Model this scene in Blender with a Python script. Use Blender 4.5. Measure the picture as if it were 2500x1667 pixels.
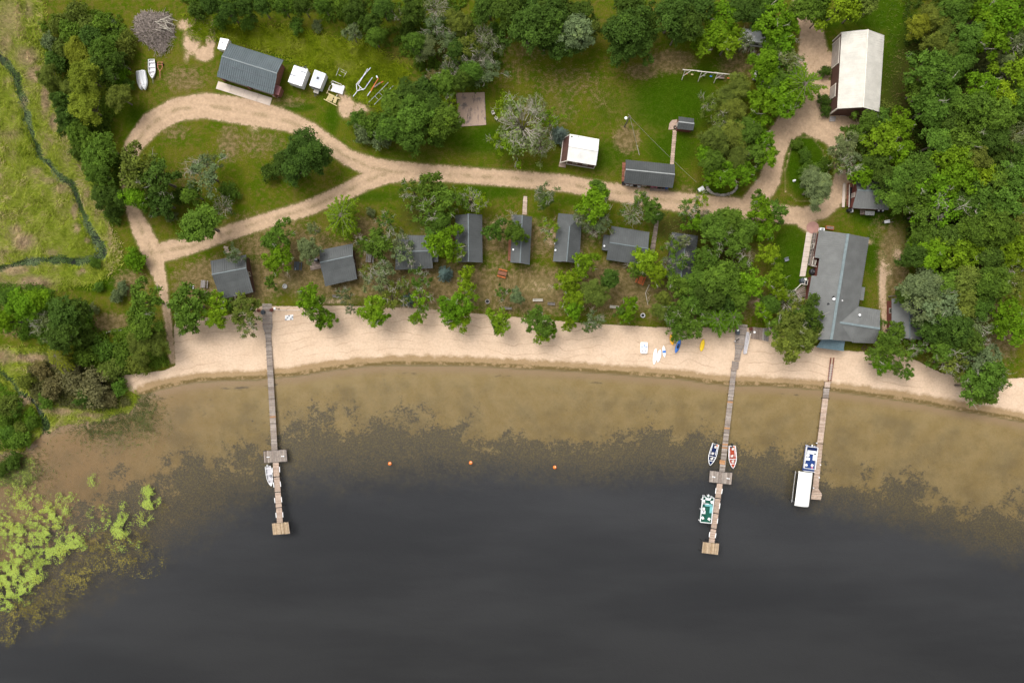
import bpy, math, random
import numpy as np
from mathutils import Vector, Matrix

# ------------------------------------------------------------------ camera, sky, sun, exposure
SC = bpy.context.scene
for o in list(bpy.data.objects):
    bpy.data.objects.remove(o)
COL = SC.collection
H = 150.0          # height of the drone above the land, metres
MPP = 0.09         # metres of land per pixel of the 2500 px wide photograph
cam = bpy.data.cameras.new('camera'); cam.lens = 24.0; cam.sensor_width = 36.0
cam.clip_start = 1.0; cam.clip_end = 6000.0
co = bpy.data.objects.new('camera', cam); COL.objects.link(co)
co.location = (0, 0, H); co.rotation_euler = (0, 0, 0)
SC.camera = co
SUN_EL, SUN_AZ = 58.0, 320.0     # azimuth clockwise from +Y (top of the picture)
W = bpy.data.worlds.new('World'); SC.world = W; W.use_nodes = True
wn = W.node_tree.nodes; wl = W.node_tree.links
bg = wn['Background']
sky = wn.new('ShaderNodeTexSky'); sky.sky_type = 'NISHITA'; sky.sun_disc = False
sky.sun_elevation = math.radians(SUN_EL); sky.sun_rotation = math.radians(SUN_AZ)
sky.dust_density = 4.0; sky.air_density = 1.0; sky.ozone_density = 1.0
hs = wn.new('ShaderNodeHueSaturation'); hs.inputs['Saturation'].default_value = 0.12
wl.new(sky.outputs[0], hs.inputs['Color'])
# broken overcast: the same soft cloud pattern all over the sky
tc = wn.new('ShaderNodeTexCoord'); cn = wn.new('ShaderNodeTexNoise'); cn.inputs['Scale'].default_value = 5.0; cn.inputs['Detail'].default_value = 5.0
wl.new(tc.outputs['Generated'], cn.inputs['Vector'])
cr = wn.new('ShaderNodeMapRange'); cr.inputs[1].default_value = .3; cr.inputs[2].default_value = .7; cr.inputs[3].default_value = .55; cr.inputs[4].default_value = 1.45
wl.new(cn.outputs['Fac'], cr.inputs['Value'])
cm = wn.new('ShaderNodeVectorMath'); cm.operation = 'SCALE'; wl.new(hs.outputs[0], cm.inputs[0]); wl.new(cr.outputs[0], cm.inputs['Scale']); wl.new(cm.outputs[0], bg.inputs[0])
bg.inputs[1].default_value = 0.145
sl = bpy.data.lights.new('sun', 'SUN'); sl.energy = 0.85; sl.angle = math.radians(38); sl.color = (1.0, 0.955, 0.88)
so = bpy.data.objects.new('sun', sl); COL.objects.link(so)
_e, _a = math.radians(SUN_EL), math.radians(SUN_AZ)
sdir = Vector((math.sin(_a) * math.cos(_e), math.cos(_a) * math.cos(_e), math.sin(_e)))
so.rotation_euler = sdir.to_track_quat('Z', 'Y').to_euler(); so.location = sdir * 300
vs = SC.view_settings
vs.view_transform = 'Standard'; vs.look = 'None'; vs.exposure = 0.82; vs.gamma = 1.0; vs.use_curve_mapping = False
SC.render.engine = 'CYCLES'; SC.render.filter_size = 0.9
cy = SC.cycles
cy.use_denoising = True; cy.max_bounces = 5; cy.diffuse_bounces = 2; cy.glossy_bounces = 2
cy.transmission_bounces = 2; cy.transparent_max_bounces = 6; cy.volume_bounces = 0
cy.sample_clamp_indirect = 6.0

R = random.Random(7)
RN = np.random.default_rng(11)

# ------------------------------------------------------------------ helpers
def at(px, py, h=0.0):
    """place whose top, h metres above the land, is seen at that spot of the photograph"""
    k = MPP * (H - h) / H
    return Vector(((px - 1250.0) * k, (833.5 - py) * k, h))

def tag(o, label=None, cat=None, group=None, kind=None):
    if label: o['label'] = label
    if cat: o['category'] = cat
    if group: o['group'] = group
    if kind: o['kind'] = kind
    return o

def thing(name, label, cat, loc, rz=0.0, group=None):
    o = bpy.data.objects.new(name, None); COL.objects.link(o)
    o.empty_display_size = 0.3
    o.location = loc; o.rotation_euler = (0, 0, rz)
    return tag(o, label, cat, group)

class MB:
    """collects simple solids, then links them as one mesh object"""
    def __init__(s): s.v = []; s.f = []
    def add(s, vs_, fs):
        b = len(s.v); s.v += [tuple(v) for v in vs_]; s.f += [tuple(b + i for i in f) for f in fs]; return s
    def box(s, c, size, rz=0.0, M=None):
        x, y, z = size[0] / 2, size[1] / 2, size[2] / 2
        ca, sa = math.cos(rz), math.sin(rz); vv = []
        for dx, dy, dz in ((-x,-y,-z),(x,-y,-z),(x,y,-z),(-x,y,-z),(-x,-y,z),(x,-y,z),(x,y,z),(-x,y,z)):
            vv.append((c[0] + dx * ca - dy * sa, c[1] + dx * sa + dy * ca, c[2] + dz))
        return s.add(vv, ((3,2,1,0),(4,5,6,7),(0,1,5,4),(1,2,6,5),(2,3,7,6),(3,0,4,7)))
    def bar(s, p, q, w, h, up=(0,0,1)):
        p, q = Vector(p), Vector(q); d = (q - p).normalized(); u = Vector(up)
        side = d.cross(u)
        if side.length < 1e-4: side = d.cross(Vector((1,0,0)))
        side.normalize(); u = side.cross(d).normalized()
        vv = []
        for b in (p, q):
            for a, c in ((-1,-1),(1,-1),(1,1),(-1,1)):
                vv.append(b + side * (a * w / 2) + u * (c * h / 2))
        return s.add(vv, ((0,1,2,3),(7,6,5,4),(0,4,5,1),(1,5,6,2),(2,6,7,3),(3,7,4,0)))
    def tube(s, pts, rad, n=6):
        pts = [Vector(p) for p in pts]
        if not hasattr(rad, '__len__'): rad = [rad] * len(pts)
        vv = []; ff = []
        for i, p in enumerate(pts):
            d = (pts[min(i+1, len(pts)-1)] - pts[max(i-1, 0)]).normalized()
            a = d.cross(Vector((0,0,1)))
            if a.length < 1e-3: a = Vector((1,0,0))
            a.normalize(); b = d.cross(a).normalized()
            for k in range(n):
                t = 2 * math.pi * k / n
                vv.append(p + (a * math.cos(t) + b * math.sin(t)) * rad[i])
        for i in range(len(pts) - 1):
            for k in range(n):
                k2 = (k + 1) % n
                ff.append((i*n+k, i*n+k2, (i+1)*n+k2, (i+1)*n+k))
        ff.append(tuple(range(n))); ff.append(tuple(reversed(range((len(pts)-1)*n, len(pts)*n))))
        return s.add(vv, ff)
    def lathe(s, c, prof, n=14, sx=1.0, sy=1.0):
        vv = []; ff = []
        for r, z in prof:
            for k in range(n):
                t = 2 * math.pi * k / n
                vv.append((c[0] + r * sx * math.cos(t), c[1] + r * sy * math.sin(t), c[2] + z))
        for i in range(len(prof) - 1):
            for k in range(n):
                k2 = (k + 1) % n
                ff.append((i*n+k, i*n+k2, (i+1)*n+k2, (i+1)*n+k))
        ff.append(tuple(reversed(range(n)))); ff.append(tuple(range((len(prof)-1)*n, len(prof)*n)))
        return s.add(vv, ff)
    def prism(s, poly, z0, z1):
        n = len(poly)
        vv = [(p[0], p[1], z0) for p in poly] + [(p[0], p[1], z1) for p in poly]
        ff = [tuple(reversed(range(n))), tuple(range(n, 2*n))]
        ff += [(i, (i+1) % n, n + (i+1) % n, n + i) for i in range(n)]
        return s.add(vv, ff)
    def slab(s, poly, th):
        """flat polygon in space given thickness downwards"""
        n = len(poly); P = [Vector(p) for p in poly]
        vv = P + [p - Vector((0,0,th)) for p in P]
        ff = [tuple(range(n)), tuple(reversed(range(n, 2*n)))]
        ff += [((i+1) % n, i, n + i, n + (i+1) % n) for i in range(n)]
        return s.add(vv, ff)
    def build(s, name, mat, parent=None, off=None, smooth=False, kind=None):
        me = bpy.data.meshes.new(name)
        v = s.v
        if off is not None: v = [(a-off[0], b-off[1], c-off[2]) for a, b, c in v]
        me.from_pydata(v, [], s.f); me.validate()
        import bmesh
        bm = bmesh.new(); bm.from_mesh(me); bmesh.ops.recalc_face_normals(bm, faces=bm.faces[:]); bm.to_mesh(me); bm.free()
        me.materials.append(mat)
        if smooth:
            me.polygons.foreach_set('use_smooth', [True] * len(me.polygons))
        o = bpy.data.objects.new(name, me); COL.objects.link(o)
        if parent: o.parent = parent
        if kind: o['kind'] = kind
        return o

def arrays_mesh(name, V, F, attrs=None, mat=None, smooth=False):
    """mesh from numpy arrays; F is (m,k)"""
    me = bpy.data.meshes.new(name)
    V = np.asarray(V, np.float32); F = np.asarray(F, np.int32)
    m, k = F.shape
    me.vertices.add(len(V)); me.vertices.foreach_set('co', V.ravel())
    me.loops.add(m * k); me.loops.foreach_set('vertex_index', F.ravel())
    me.polygons.add(m); me.polygons.foreach_set('loop_start', np.arange(m, dtype=np.int32) * k)
    me.polygons.foreach_set('loop_total', np.full(m, k, np.int32))
    if smooth: me.polygons.foreach_set('use_smooth', np.ones(m, bool))
    for nm, a in (attrs or {}).items():
        a = np.asarray(a, np.float32)
        if a.ndim == 1:
            at_ = me.attributes.new(nm, 'FLOAT', 'POINT'); at_.data.foreach_set('value', a)
        else:
            at_ = me.attributes.new(nm, 'FLOAT_COLOR', 'POINT'); at_.data.foreach_set('color', a.ravel())
    me.update(calc_edges=True)
    if mat: me.materials.append(mat)
    return me

def link(name, me, parent=None, kind=None):
    o = bpy.data.objects.new(name, me); COL.objects.link(o)
    if parent: o.parent = parent
    if kind: o['kind'] = kind
    return o

def copy_tree(o, parent=None):
    c = o.copy(); COL.objects.link(c); c.parent = parent
    for ch in list(o.children): copy_tree(ch, c)
    return c

# ------------------------------------------------------------------ node helper
class NT:
    def __init__(s, name):
        s.m = bpy.data.materials.new(name); s.m.use_nodes = True
        s.t = s.m.node_tree; s.t.nodes.clear(); s.n = s.t.nodes; s.l = s.t.links
        s.out = s.n.new('ShaderNodeOutputMaterial')
    def put(s, sock, v):
        if isinstance(v, bpy.types.NodeSocket): s.l.new(v, sock)
        elif isinstance(v, (tuple, list)):
            sock.default_value = tuple(v) + ((1.0,) if len(v) == 3 and len(sock.default_value) == 4 else ())
        else: sock.default_value = v
    def pos(s): return s.n.new('ShaderNodeNewGeometry').outputs['Position']
    def obj(s): return s.n.new('ShaderNodeTexCoord').outputs['Object']
    def info(s, k): return s.n.new('ShaderNodeObjectInfo').outputs[k]
    def attr(s, nm, k='Fac'):
        a = s.n.new('ShaderNodeAttribute'); a.attribute_name = nm; return a.outputs[k]
    def math(s, op, a, b=0.0, c=0.0, clamp=False):
        m = s.n.new('ShaderNodeMath'); m.operation = op; m.use_clamp = clamp
        s.put(m.inputs[0], a); s.put(m.inputs[1], b); s.put(m.inputs[2], c); return m.outputs[0]
    def noise(s, vec, scale, detail=3.0, rough=0.55, dist=0.0):
        n = s.n.new('ShaderNodeTexNoise'); n.inputs['Scale'].default_value = scale
        n.inputs['Detail'].default_value = detail; n.inputs['Roughness'].default_value = rough
        n.inputs['Distortion'].default_value = dist
        s.put(n.inputs['Vector'], vec); return n.outputs['Fac']
    def mapping(s, vec, scale=(1,1,1), rot=(0,0,0)):
        m = s.n.new('ShaderNodeMapping'); s.put(m.inputs['Vector'], vec)
        m.inputs['Scale'].default_value = scale; m.inputs['Rotation'].default_value = rot; return m.outputs[0]
    def ramp(s, v, a, b, c=0.0, d=1.0, smooth=True):
        m = s.n.new('ShaderNodeMapRange'); m.clamp = True
        if smooth: m.interpolation_type = 'SMOOTHSTEP'
        s.put(m.inputs['Value'], v)
        for i, x in zip((1,2,3,4), (a,b,c,d)): m.inputs[i].default_value = x
        return m.outputs[0]
    def mix(s, f, a, b, mode='MIX'):
        m = s.n.new('ShaderNodeMix'); m.data_type = 'RGBA'; m.blend_type = mode
        s.put(m.inputs[0], f); s.put(m.inputs[6], a); s.put(m.inputs[7], b); return m.outputs[2]
    def mul(s, col, f):
        """colour times a grey factor"""
        g = s.n.new('ShaderNodeCombineColor')
        for i in range(3): s.put(g.inputs[i], f)
        return s.mix(1.0, col, g.outputs[0], 'MULTIPLY')
    def bump(s, h, strength=0.4, dist=0.1):
        b = s.n.new('ShaderNodeBump'); b.inputs['Strength'].default_value = strength; b.inputs['Distance'].default_value = dist
        s.put(b.inputs['Height'], h); return b.outputs[0]
    def bsdf(s, col, rough=0.8, spec=0.3, metal=0.0, normal=None):
        b = s.n.new('ShaderNodeBsdfPrincipled')
        s.put(b.inputs['Base Color'], col); s.put(b.inputs['Roughness'], rough)
        b.inputs['Specular IOR Level'].default_value = spec; b.inputs['Metallic'].default_value = metal
        if normal: s.put(b.inputs['Normal'], normal)
        return b.outputs[0]
    def done(s, sh): s.l.new(sh, s.out.inputs['Surface']); return s.m

def paint(name, col, rough=0.6, spec=0.3, var=0.15, scale=1.5, metal=0.0, rnd=0.0):
    """plain coat with a little uneven wear"""
    t = NT(name); p = t.pos()
    n = t.noise(p, scale, 4); n2 = t.noise(p, scale * 9, 2)
    f = t.math('ADD', t.ramp(n, 0.25, 0.75, 1 - var, 1 + var), t.ramp(n2, 0.2, 0.8, -var * .5, var * .5))
    if rnd: f = t.math('MULTIPLY', f, t.ramp(t.info('Random'), 0, 1, 1 - rnd, 1 + rnd, False))
    return t.done(t.bsdf(t.mul(col, f), rough, spec, metal))

def wood(name, c1, c2, rnd=0.25):
    t = NT(name); p = t.pos(); r = t.info('Random')
    n = t.noise(t.mapping(p, (1, 1, 1)), 2.2, 4); n2 = t.noise(p, 14, 3)
    c = t.mix(t.ramp(r, 0, 1), c1, c2)
    f = t.math('MULTIPLY', t.ramp(n, .25, .75, .82, 1.15), t.ramp(t.math('FRACT', t.math('MULTIPLY', r, 7.31)), 0, 1, 1 - rnd, 1 + rnd, False))
    f = t.math('MULTIPLY', f, t.ramp(n2, .2, .8, .85, 1.12))
    return t.done(t.bsdf(t.mul(c, f), .85, .15))

def metal_roof(name, col, spec=0.2):
    t = NT(name); p = t.pos()
    n = t.noise(p, 0.5, 4); n2 = t.noise(p, 6, 3)
    f = t.math('MULTIPLY', t.ramp(n, .25, .75, .88, 1.12), t.ramp(n2, .2, .8, .93, 1.06))
    c = t.mix(t.ramp(t.noise(p, 1.3, 5), .62, .8, 0, .35), t.mul(col, f), (col[0]*.9+.015, col[1]*.9+.012, col[2]*.8))
    st = t.noise(t.mapping(p, (.5, .5, .5)), 2.6, 6, .7)
    c = t.mix(t.ramp(st, .60, .74, 0, .45), c, (col[0]*.62, col[1]*.62, col[2]*.58))
    return t.done(t.bsdf(c, .55, spec))

M = {}
M['roof'] = metal_roof('dark_steel_roof', (.088, .093, .092))
M['roof_dark'] = metal_roof('charcoal_steel_roof', (.066, .070, .069))
M['roof_lodge'] = metal_roof('grey_steel_roof', (.140, .142, .136))
M['roof_garage'] = metal_roof('blue_grey_steel_roof', (.100, .122, .130))
M['roof_teal'] = metal_roof('blue_steel_roof', (.105, .155, .175))
M['roof_white'] = metal_roof('white_steel_roof', (.68, .66, .62))
M['roof_cream'] = metal_roof('weathered_white_steel_roof', (.52, .49, .43))
M['roof_red'] = metal_roof('faded_red_roof', (.30, .13, .13))
M['cap'] = paint('ridge_cap_steel', (.105, .128, .132), .45, .4)
M['cap_lodge'] = paint('lodge_ridge_cap', (.15, .185, .19), .45, .4)
M['cap_pale'] = paint('pale_ridge_cap', (.26, .27, .26), .5, .3)
M['cap_cream'] = paint('cream_ridge_cap', (.66, .61, .52), .5, .3)
M['wall_brown'] = paint('brown_siding', (.085, .042, .032), .7)
M['wall_red'] = paint('red_brown_siding', (.13, .04, .03), .7)
M['brick'] = paint('brick_red_siding', (.20, .085, .06), .8, var=.25, scale=3)
M['trim'] = paint('pale_trim', (.55, .50, .43), .6)
M['white'] = paint('white_paint', (.80, .80, .80), .4, .4, var=.05)
M['offwhite'] = paint('aged_white_paint', (.62, .61, .60), .5, .3, var=.12)
M['vinyl'] = paint('white_vinyl', (.86, .85, .80), .5, .3, var=.04)
M['glass'] = paint('dark_window_glass', (.02, .025, .03), .08, .6, var=.1)
M['door'] = paint('grey_door', (.33, .29, .26), .5)
M['concrete'] = paint('concrete', (.53, .44, .37), .9, .1, var=.12, scale=.7)
M['concrete_old'] = None
M['paver'] = paint('pink_paver', (.40, .29, .22), .9, .1, var=.15, scale=2, rnd=.18)
M['pinkpad'] = paint('red_concrete', (.36, .20, .165), .9, .1, var=.12, scale=1)
M['dock'] = wood('weathered_dock_wood', (.23, .185, .155), (.31, .265, .23))
M['dock_new'] = wood('pale_dock_wood', (.40, .29, .22), (.47, .36, .285), .14)
M['dock_end'] = wood('tan_dock_wood', (.34, .24, .145), (.42, .315, .21), .16)
M['plank_orange'] = wood('fresh_cedar_plank', (.42, .21, .09), (.38, .2, .1), .1)
M['frame_dark'] = paint('dark_dock_frame', (.06, .05, .045), .8)
M['wood_grey'] = wood('grey_bench_wood', (.20, .18, .17), (.25, .225, .21))
M['wood_red'] = wood('red_stained_wood', (.19, .075, .05), (.23, .10, .06))
M['wood_orange'] = wood('orange_stained_wood', (.42, .12, .04), (.38, .11, .04), .1)
M['wood_new'] = wood('fresh_pine_wood', (.58, .47, .24), (.52, .42, .21), .1)
M['wood_deck'] = wood('brown_deck_wood', (.22, .17, .14), (.27, .21, .175))
M['alu'] = paint('bare_aluminium', (.52, .50, .52), .35, .5, metal=.0, var=.12)
M['steel'] = paint('galvanised_steel', (.40, .39, .38), .4, .5, var=.1)
M['rust'] = paint('rusty_red_steel', (.36, .13, .08), .7, .2)
M['orange'] = paint('orange_paint', (.62, .14, .03), .5)
M['buoy'] = paint('orange_buoy_plastic', (.85, .20, .02), .4, .4, var=.05)
M['black'] = paint('black_plastic', (.016, .016, .018), .5)
M['charcoal'] = paint('dark_grey_plastic', (.055, .065, .075), .5)
M['grey'] = paint('grey_plastic', (.22, .23, .25), .5)
M['navy'] = paint('navy_carpet', (.012, .022, .075), .9, .1)
M['blue'] = paint('blue_marine_carpet', (.022, .052, .185), .9, .1)
M['redc'] = paint('red_marine_carpet', (.36, .065, .035), .9, .1)
M['green'] = paint('green_marine_carpet', (.015, .085, .06), .9, .1)
M['teal'] = paint('teal_vinyl', (.17, .42, .43), .5)
M['seat'] = paint('pale_boat_seat', (.64, .60, .55), .5)
M['kayak_y'] = paint('yellow_plastic', (.80, .53, .01), .4, .4, var=.05)
M['kayak_b'] = paint('blue_plastic', (.035, .16, .52), .4, .4, var=.08)
M['kayak_o'] = paint('yellow_orange_plastic', (.80, .38, .01), .4, .4, var=.08)
M['silver_roof'] = paint('silver_trailer_roof', (.46, .48, .55), .5, .3, var=.05)
M['pink'] = paint('pink_flowers', (.60, .22, .28), .8, .1, var=.3, scale=8)
M['stone'] = paint('field_stone', (.30, .27, .24), .9, .1, var=.3, scale=3, rnd=.3)
M['rubber'] = paint('black_rubber', (.02, .02, .02), .8, .2)
M['bark'] = paint('grey_bark', (.15, .125, .10), .9, .1, var=.3, scale=4)
M['twig'] = paint('pale_dead_wood', (.36, .325, .265), .9, .1, var=.25, scale=3)
M['stick'] = paint('brush_pile_wood', (.26, .215, .185), .9, .1, var=.5, scale=2.5)
M['canopy'] = paint('canvas_cover', (.12, .14, .17), .8)
t = NT('concrete_slab'); p = t.pos()
n = t.noise(p, .8, 5); c = t.mix(t.ramp(n, .5, .72), (.36, .26, .20), (.16, .13, .12))
c = t.mix(t.ramp(t.noise(t.mapping(p, (2.2, .35, 1)), 1.0, 4), .56, .68, 0, .7), c, (.10, .08, .075))
M['concrete_old'] = t.done(t.bsdf(t.mul(c, t.ramp(t.noise(p, 7, 3), .2, .8, .85, 1.12)), .9, .1))

# foliage: colour comes from the object, light and dark sprays from the leaves themselves
t = NT('foliage')
col = t.info('Color'); v = t.attr('v')
f = t.ramp(v, 0, 1, .62, 1.42, False)
c1 = t.mul(col, f)
c1 = t.mix(t.ramp(v, .72, 1.0, 0, .32), c1, t.mix(1.0, col, (1.6, 1.38, .7), 'MULTIPLY'))
d = t.bsdf(c1, .7, .06)
tr = t.n.new('ShaderNodeBsdfTranslucent'); t.put(tr.inputs[0], t.mix(1.0, c1, (1.1, 1.15, .55), 'MULTIPLY'))
ms = t.n.new('ShaderNodeMixShader'); ms.inputs[0].default_value = .27
t.l.new(d, ms.inputs[1]); t.l.new(tr.outputs[0], ms.inputs[2])
M['leaf'] = t.done(ms.outputs[0])
t = NT('blades'); d = t.bsdf(t.attr('col', 'Color'), .8, .04); M['blade'] = t.done(d)
# ------------------------------------------------------------------ lie of the land (all in photograph pixels, turned to metres)
SHORE = [(-30000,1150),(-300,1110),(0,1102),(51,1097),(76,1076),(99,1050),(108,1052),(115,1047),(168,1031),(255,1020),(318,996),(342,966),(383,951),(440,938),(485,931),
 (560,927),(627,926),(673,921),(730,916),(806,903),(882,894),(960,890),(1100,891),(1191,894),(1255,898),(1357,903),(1459,909),(1587,919),(1640,922),
 (1679,926),(1730,935),(1780,940),(1832,940),(1908,943),(2010,951),(2104,963),(2180,974),(2257,985),(2308,996),(2385,1008),(2500,1029),(2900,1110),(30000,1300)]
SAND = [(288,929),(300,917),(340,913),(400,905),(428,893),(425,800),(432,775),(470,772),(520,778),(560,770),(600,756),(640,748),(720,749),(833,747),(997,753),
 (1060,757),(1155,766),(1283,777),(1410,789),(1497,794),(1604,800),(1732,800),(1880,802),(1960,842),(2065,857),(2110,860),(2200,868),(2240,882),(2300,912),
 (2380,925),(2448,926),(2520,922),(2900,940),(30000,1000)]
STREAM = [(-200,60),(0,140),(35,180),(60,255),(75,320),(100,380),(135,420),(180,455),(205,530),(225,570),(250,605),(248,625),(222,638),(180,638),(120,634),(60,642),(0,655),(-300,720)]
STREAM2 = [(-100,890),(0,905),(30,930),(50,960),(85,985),(105,1020),(110,1060)]
ROADS = [  # (points x, y, half width in px)
 [(420,880,7),(415,820,7),(404,740,8),(396,700,12),(388,670,16),(372,620,24),(345,560,22),(322,510,14),(312,470,12),(308,430,12),(312,390,16),(330,350,22),(372,300,27),(430,268,28),(500,258,30),(570,268,32),(640,280,30),(700,296,24),(760,320,19),(800,350,19),(850,385,19),(910,410,24),(960,420,26),(1040,422,20),(1130,428,19),(1250,436,19),(1380,448,20),(1480,466,20),(1600,485,22),(1700,500,24),(1800,508,25),(1880,520,22),(1960,528,20),(2010,515,18),(2045,480,20),(2060,430,22),(2060,380,22),(2035,330,26),(1990,300,34)],
 [(380,620,22),(420,610,24),(470,600,18),(540,575,18),(600,555,18),(680,530,18),(760,505,18),(840,470,19),(900,440,22),(940,425,24)],
 [(1840,495,28),(1880,440,24),(1890,380,24),(1905,330,28),(1945,290,38),(1985,250,42),(1985,180,36),(1985,120,34),(1980,70,26),(1960,40,20),(1950,-60,18)],
 [(1985,200,30),(2020,150,24)], [(1990,215,18),(2030,212,14)], [(2000,300,30),(2060,300,16),(2090,310,10)],
 [(1960,545,12),(1985,560,14)],
]
def bez(pts): return np.array(pts, float)

def inside(poly, X, Y):
    P = np.array(poly, float); r = np.zeros(X.shape, bool)
    x0, y0 = P[:, 0], P[:, 1]; x1, y1 = np.roll(x0, -1), np.roll(y0, -1)
    for a, b, c, d in zip(x0, y0, x1, y1):
        if b == d: continue
        m = (b > Y) != (d > Y)
        r ^= m & (X < (c - a) * (Y - b) / (d - b) + a)
    return r
def dist(poly, X, Y, closed=False):
    """distance to a polyline; optional third number is a half width that is taken off"""
    P = [tuple(p) for p in poly]
    if closed: P = P + [P[0]]
    best = np.full(X.shape, 1e9)
    for p, q in zip(P[:-1], P[1:]):
        dx, dy = q[0] - p[0], q[1] - p[1]; L = dx*dx + dy*dy + 1e-9
        t_ = np.clip(((X - p[0]) * dx + (Y - p[1]) * dy) / L, 0, 1)
        d_ = np.hypot(X - p[0] - t_ * dx, Y - p[1] - t_ * dy)
        if len(p) > 2: d_ = d_ - (p[2] + t_ * (q[2] - p[2]))
        best = np.minimum(best, d_)
    return best
def splat(items, X, Y):
    m = np.zeros(X.shape)
    for x, y, rx, ry, v in items:
        m = np.maximum(m, v * np.exp(-(((X - x) / rx) ** 2 + ((Y - y) / ry) ** 2) ** 1.5))
    return m
def sst(x, a, b):
    t_ = np.clip((x - a) / (b - a), 0, 1); return t_ * t_ * (3 - 2 * t_)
def lumpy(X, Y, cell, seed):
    """smooth value noise on a lattice, 0..1"""
    rg = np.random.default_rng(seed); n = 256; T = rg.random((n, n))
    u, v_ = X / cell, Y / cell; iu, iv = np.floor(u).astype(int), np.floor(v_).astype(int)
    fu, fv = u - iu, v_ - iv; fu = fu*fu*(3-2*fu); fv = fv*fv*(3-2*fv)
    g = lambda a, b: T[a % n, b % n]
    return (g(iu,iv)*(1-fu)+g(iu+1,iv)*fu)*(1-fv)+(g(iu,iv+1)*(1-fu)+g(iu+1,iv+1)*fu)*fv

LAKE = SHORE + [(30000, 30000), (-30000, 30000)]
BEACH = SAND + [(30000, 1300)] + [p for p in reversed(SHORE) if 330 < p[0] < 20000] + [(330,962),(300,945)]
MARSH = [(-3000,-3000),(90,-3000),(100,30),(110,120),(150,230),(175,330),(215,420),(250,520),(285,600),(290,640),(230,690),(150,700),(110,720),(40,760),(-3000,760)]
MEADOW = [(455,40),(560,60),(700,70),(800,90),(920,120),(1000,170),(985,250),(930,270),(860,235),(810,200),(760,170),(700,140),(640,125),(560,95),(470,95)]
WEED0 = ([-30000,0,150,300,400,500,640,690,760,900,1000,1100,1250,1400,1500,1600,1750,1850,2000,2100,2250,2500,30000],
         [1500,1300,1190,1110,1075,1020,1045,985,960,955,965,985,1010,1040,1030,1010,1040,1060,1085,1120,1150,1205,1500])
WEED1 = ([-30000,0,150,300,400,500,640,690,760,900,1000,1100,1250,1400,1500,1600,1750,1850,2000,2100,2250,2500,30000],
         [1700,1480,1420,1330,1270,1215,1170,1130,1120,1110,1110,1110,1120,1140,1135,1120,1130,1160,1200,1225,1260,1330,1700])
DRY = [(840,660,240,80,1.05),(560,690,150,70,1.1),(700,600,160,60,.8),(1100,700,200,75,.9),(1300,710,180,70,.95),(1500,700,160,80,.95),(1700,740,200,60,.8),(1250,580,320,60,.75),(650,560,160,60,.6),
 (2180,640,45,110,.95),(2150,560,40,50,.5),(1640,150,70,35,.9),(1570,175,60,25,.75),(1385,200,120,60,.5),(1260,170,80,60,.45),(1530,340,38,42,.9),(1500,280,40,40,.3),(420,320,60,35,.55),(620,350,120,50,.55),(470,430,60,60,.5),
 (450,195,70,40,.65),(700,250,60,20,.6),(480,690,60,40,.75),(320,690,60,40,.7),(270,790,60,30,.95),(40,800,60,30,.85),(560,350,40,60,.7),(1800,160,60,50,.7),(1840,100,40,50,.9),(2400,740,60,70,.8),(2380,850,60,60,.9),(2450,830,50,60,.8),(2160,280,60,40,.7),
 (1680,470,40,20,.6),(1370,270,60,60,.5),(1460,240,40,40,.45),(2110,300,30,20,.9),(1400,560,30,60,.7),(1220,640,40,60,.6),(900,560,60,40,.8),(1790,660,40,30,.5),(1950,570,10,30,.3),(1290,130,90,30,.5)]
LUSH_SHADE = [(1965,400,50,85,1.3),(2200,150,55,170,1.0),(2150,35,90,50,1.0),(2180,290,40,40,.8),(2030,50,40,30,.8),(1640,250,130,90,.9),(1730,180,90,40,.6),(1180,340,130,45,.8),(1490,260,60,70,.5),(1480,380,90,50,.7),(1640,360,80,60,.8),(1930,640,50,110,1.0),(2140,530,80,30,.8),(2130,620,22,70,.8),(240,690,90,28,.9),(300,660,40,40,.6),(340,560,18,60,.6),(560,260,30,10,.4),
 (330,290,40,50,.7),(290,270,30,30,.6),(540,85,70,25,.6),(690,140,90,30,.6),(720,262,60,14,.8),(810,290,22,45,.8),(1000,380,110,30,.5),(880,480,160,18,.7),(1180,470,120,22,.8),(1400,490,60,18,.6),(1730,470,60,30,.7),(1880,390,40,60,.8),(2070,60,50,30,.5),(1830,150,60,60,.3),(1530,420,40,30,.4),(1310,650,60,40,.3),(870,660,20,50,.5),(620,650,20,60,.6)]  # last two entries: cabin shade painted as dark green grass; others lush lawn
PATCH = [(482,62,50,19,1.1),(514,92,13,42,1.0),(468,104,24,36,.85),(498,132,26,20,1.0),(455,140,10,20,.5),(845,260,22,32,.9),(880,265,28,18,.7),(835,225,12,25,.8),(940,470,1,1,0),(1690,520,18,12,.5),(2170,660,12,30,.5),(2155,700,12,90,.75),(2120,590,18,10,.5),(2160,780,9,60,.85),(2190,620,16,25,.6),
 (1830,620,25,18,.45),(1765,760,40,20,.6),(660,300,60,14,.4),(620,312,22,14,.5),(1405,610,22,26,.6),(1345,580,18,30,.6),(1220,545,26,16,.5),(1320,700,60,30,.4),(1150,720,60,30,.3),(1560,640,24,30,.3),(700,690,40,16,.4),(800,735,90,12,.5),(1020,750,100,10,.5),(560,750,20,10,.3),(1855,740,30,22,.6),(2110,305,30,14,.6),(2230,720,12,14,.3),(2435,890,14,12,.6),(640,560,20,10,.5),(600,735,14,10,.4)]
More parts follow.
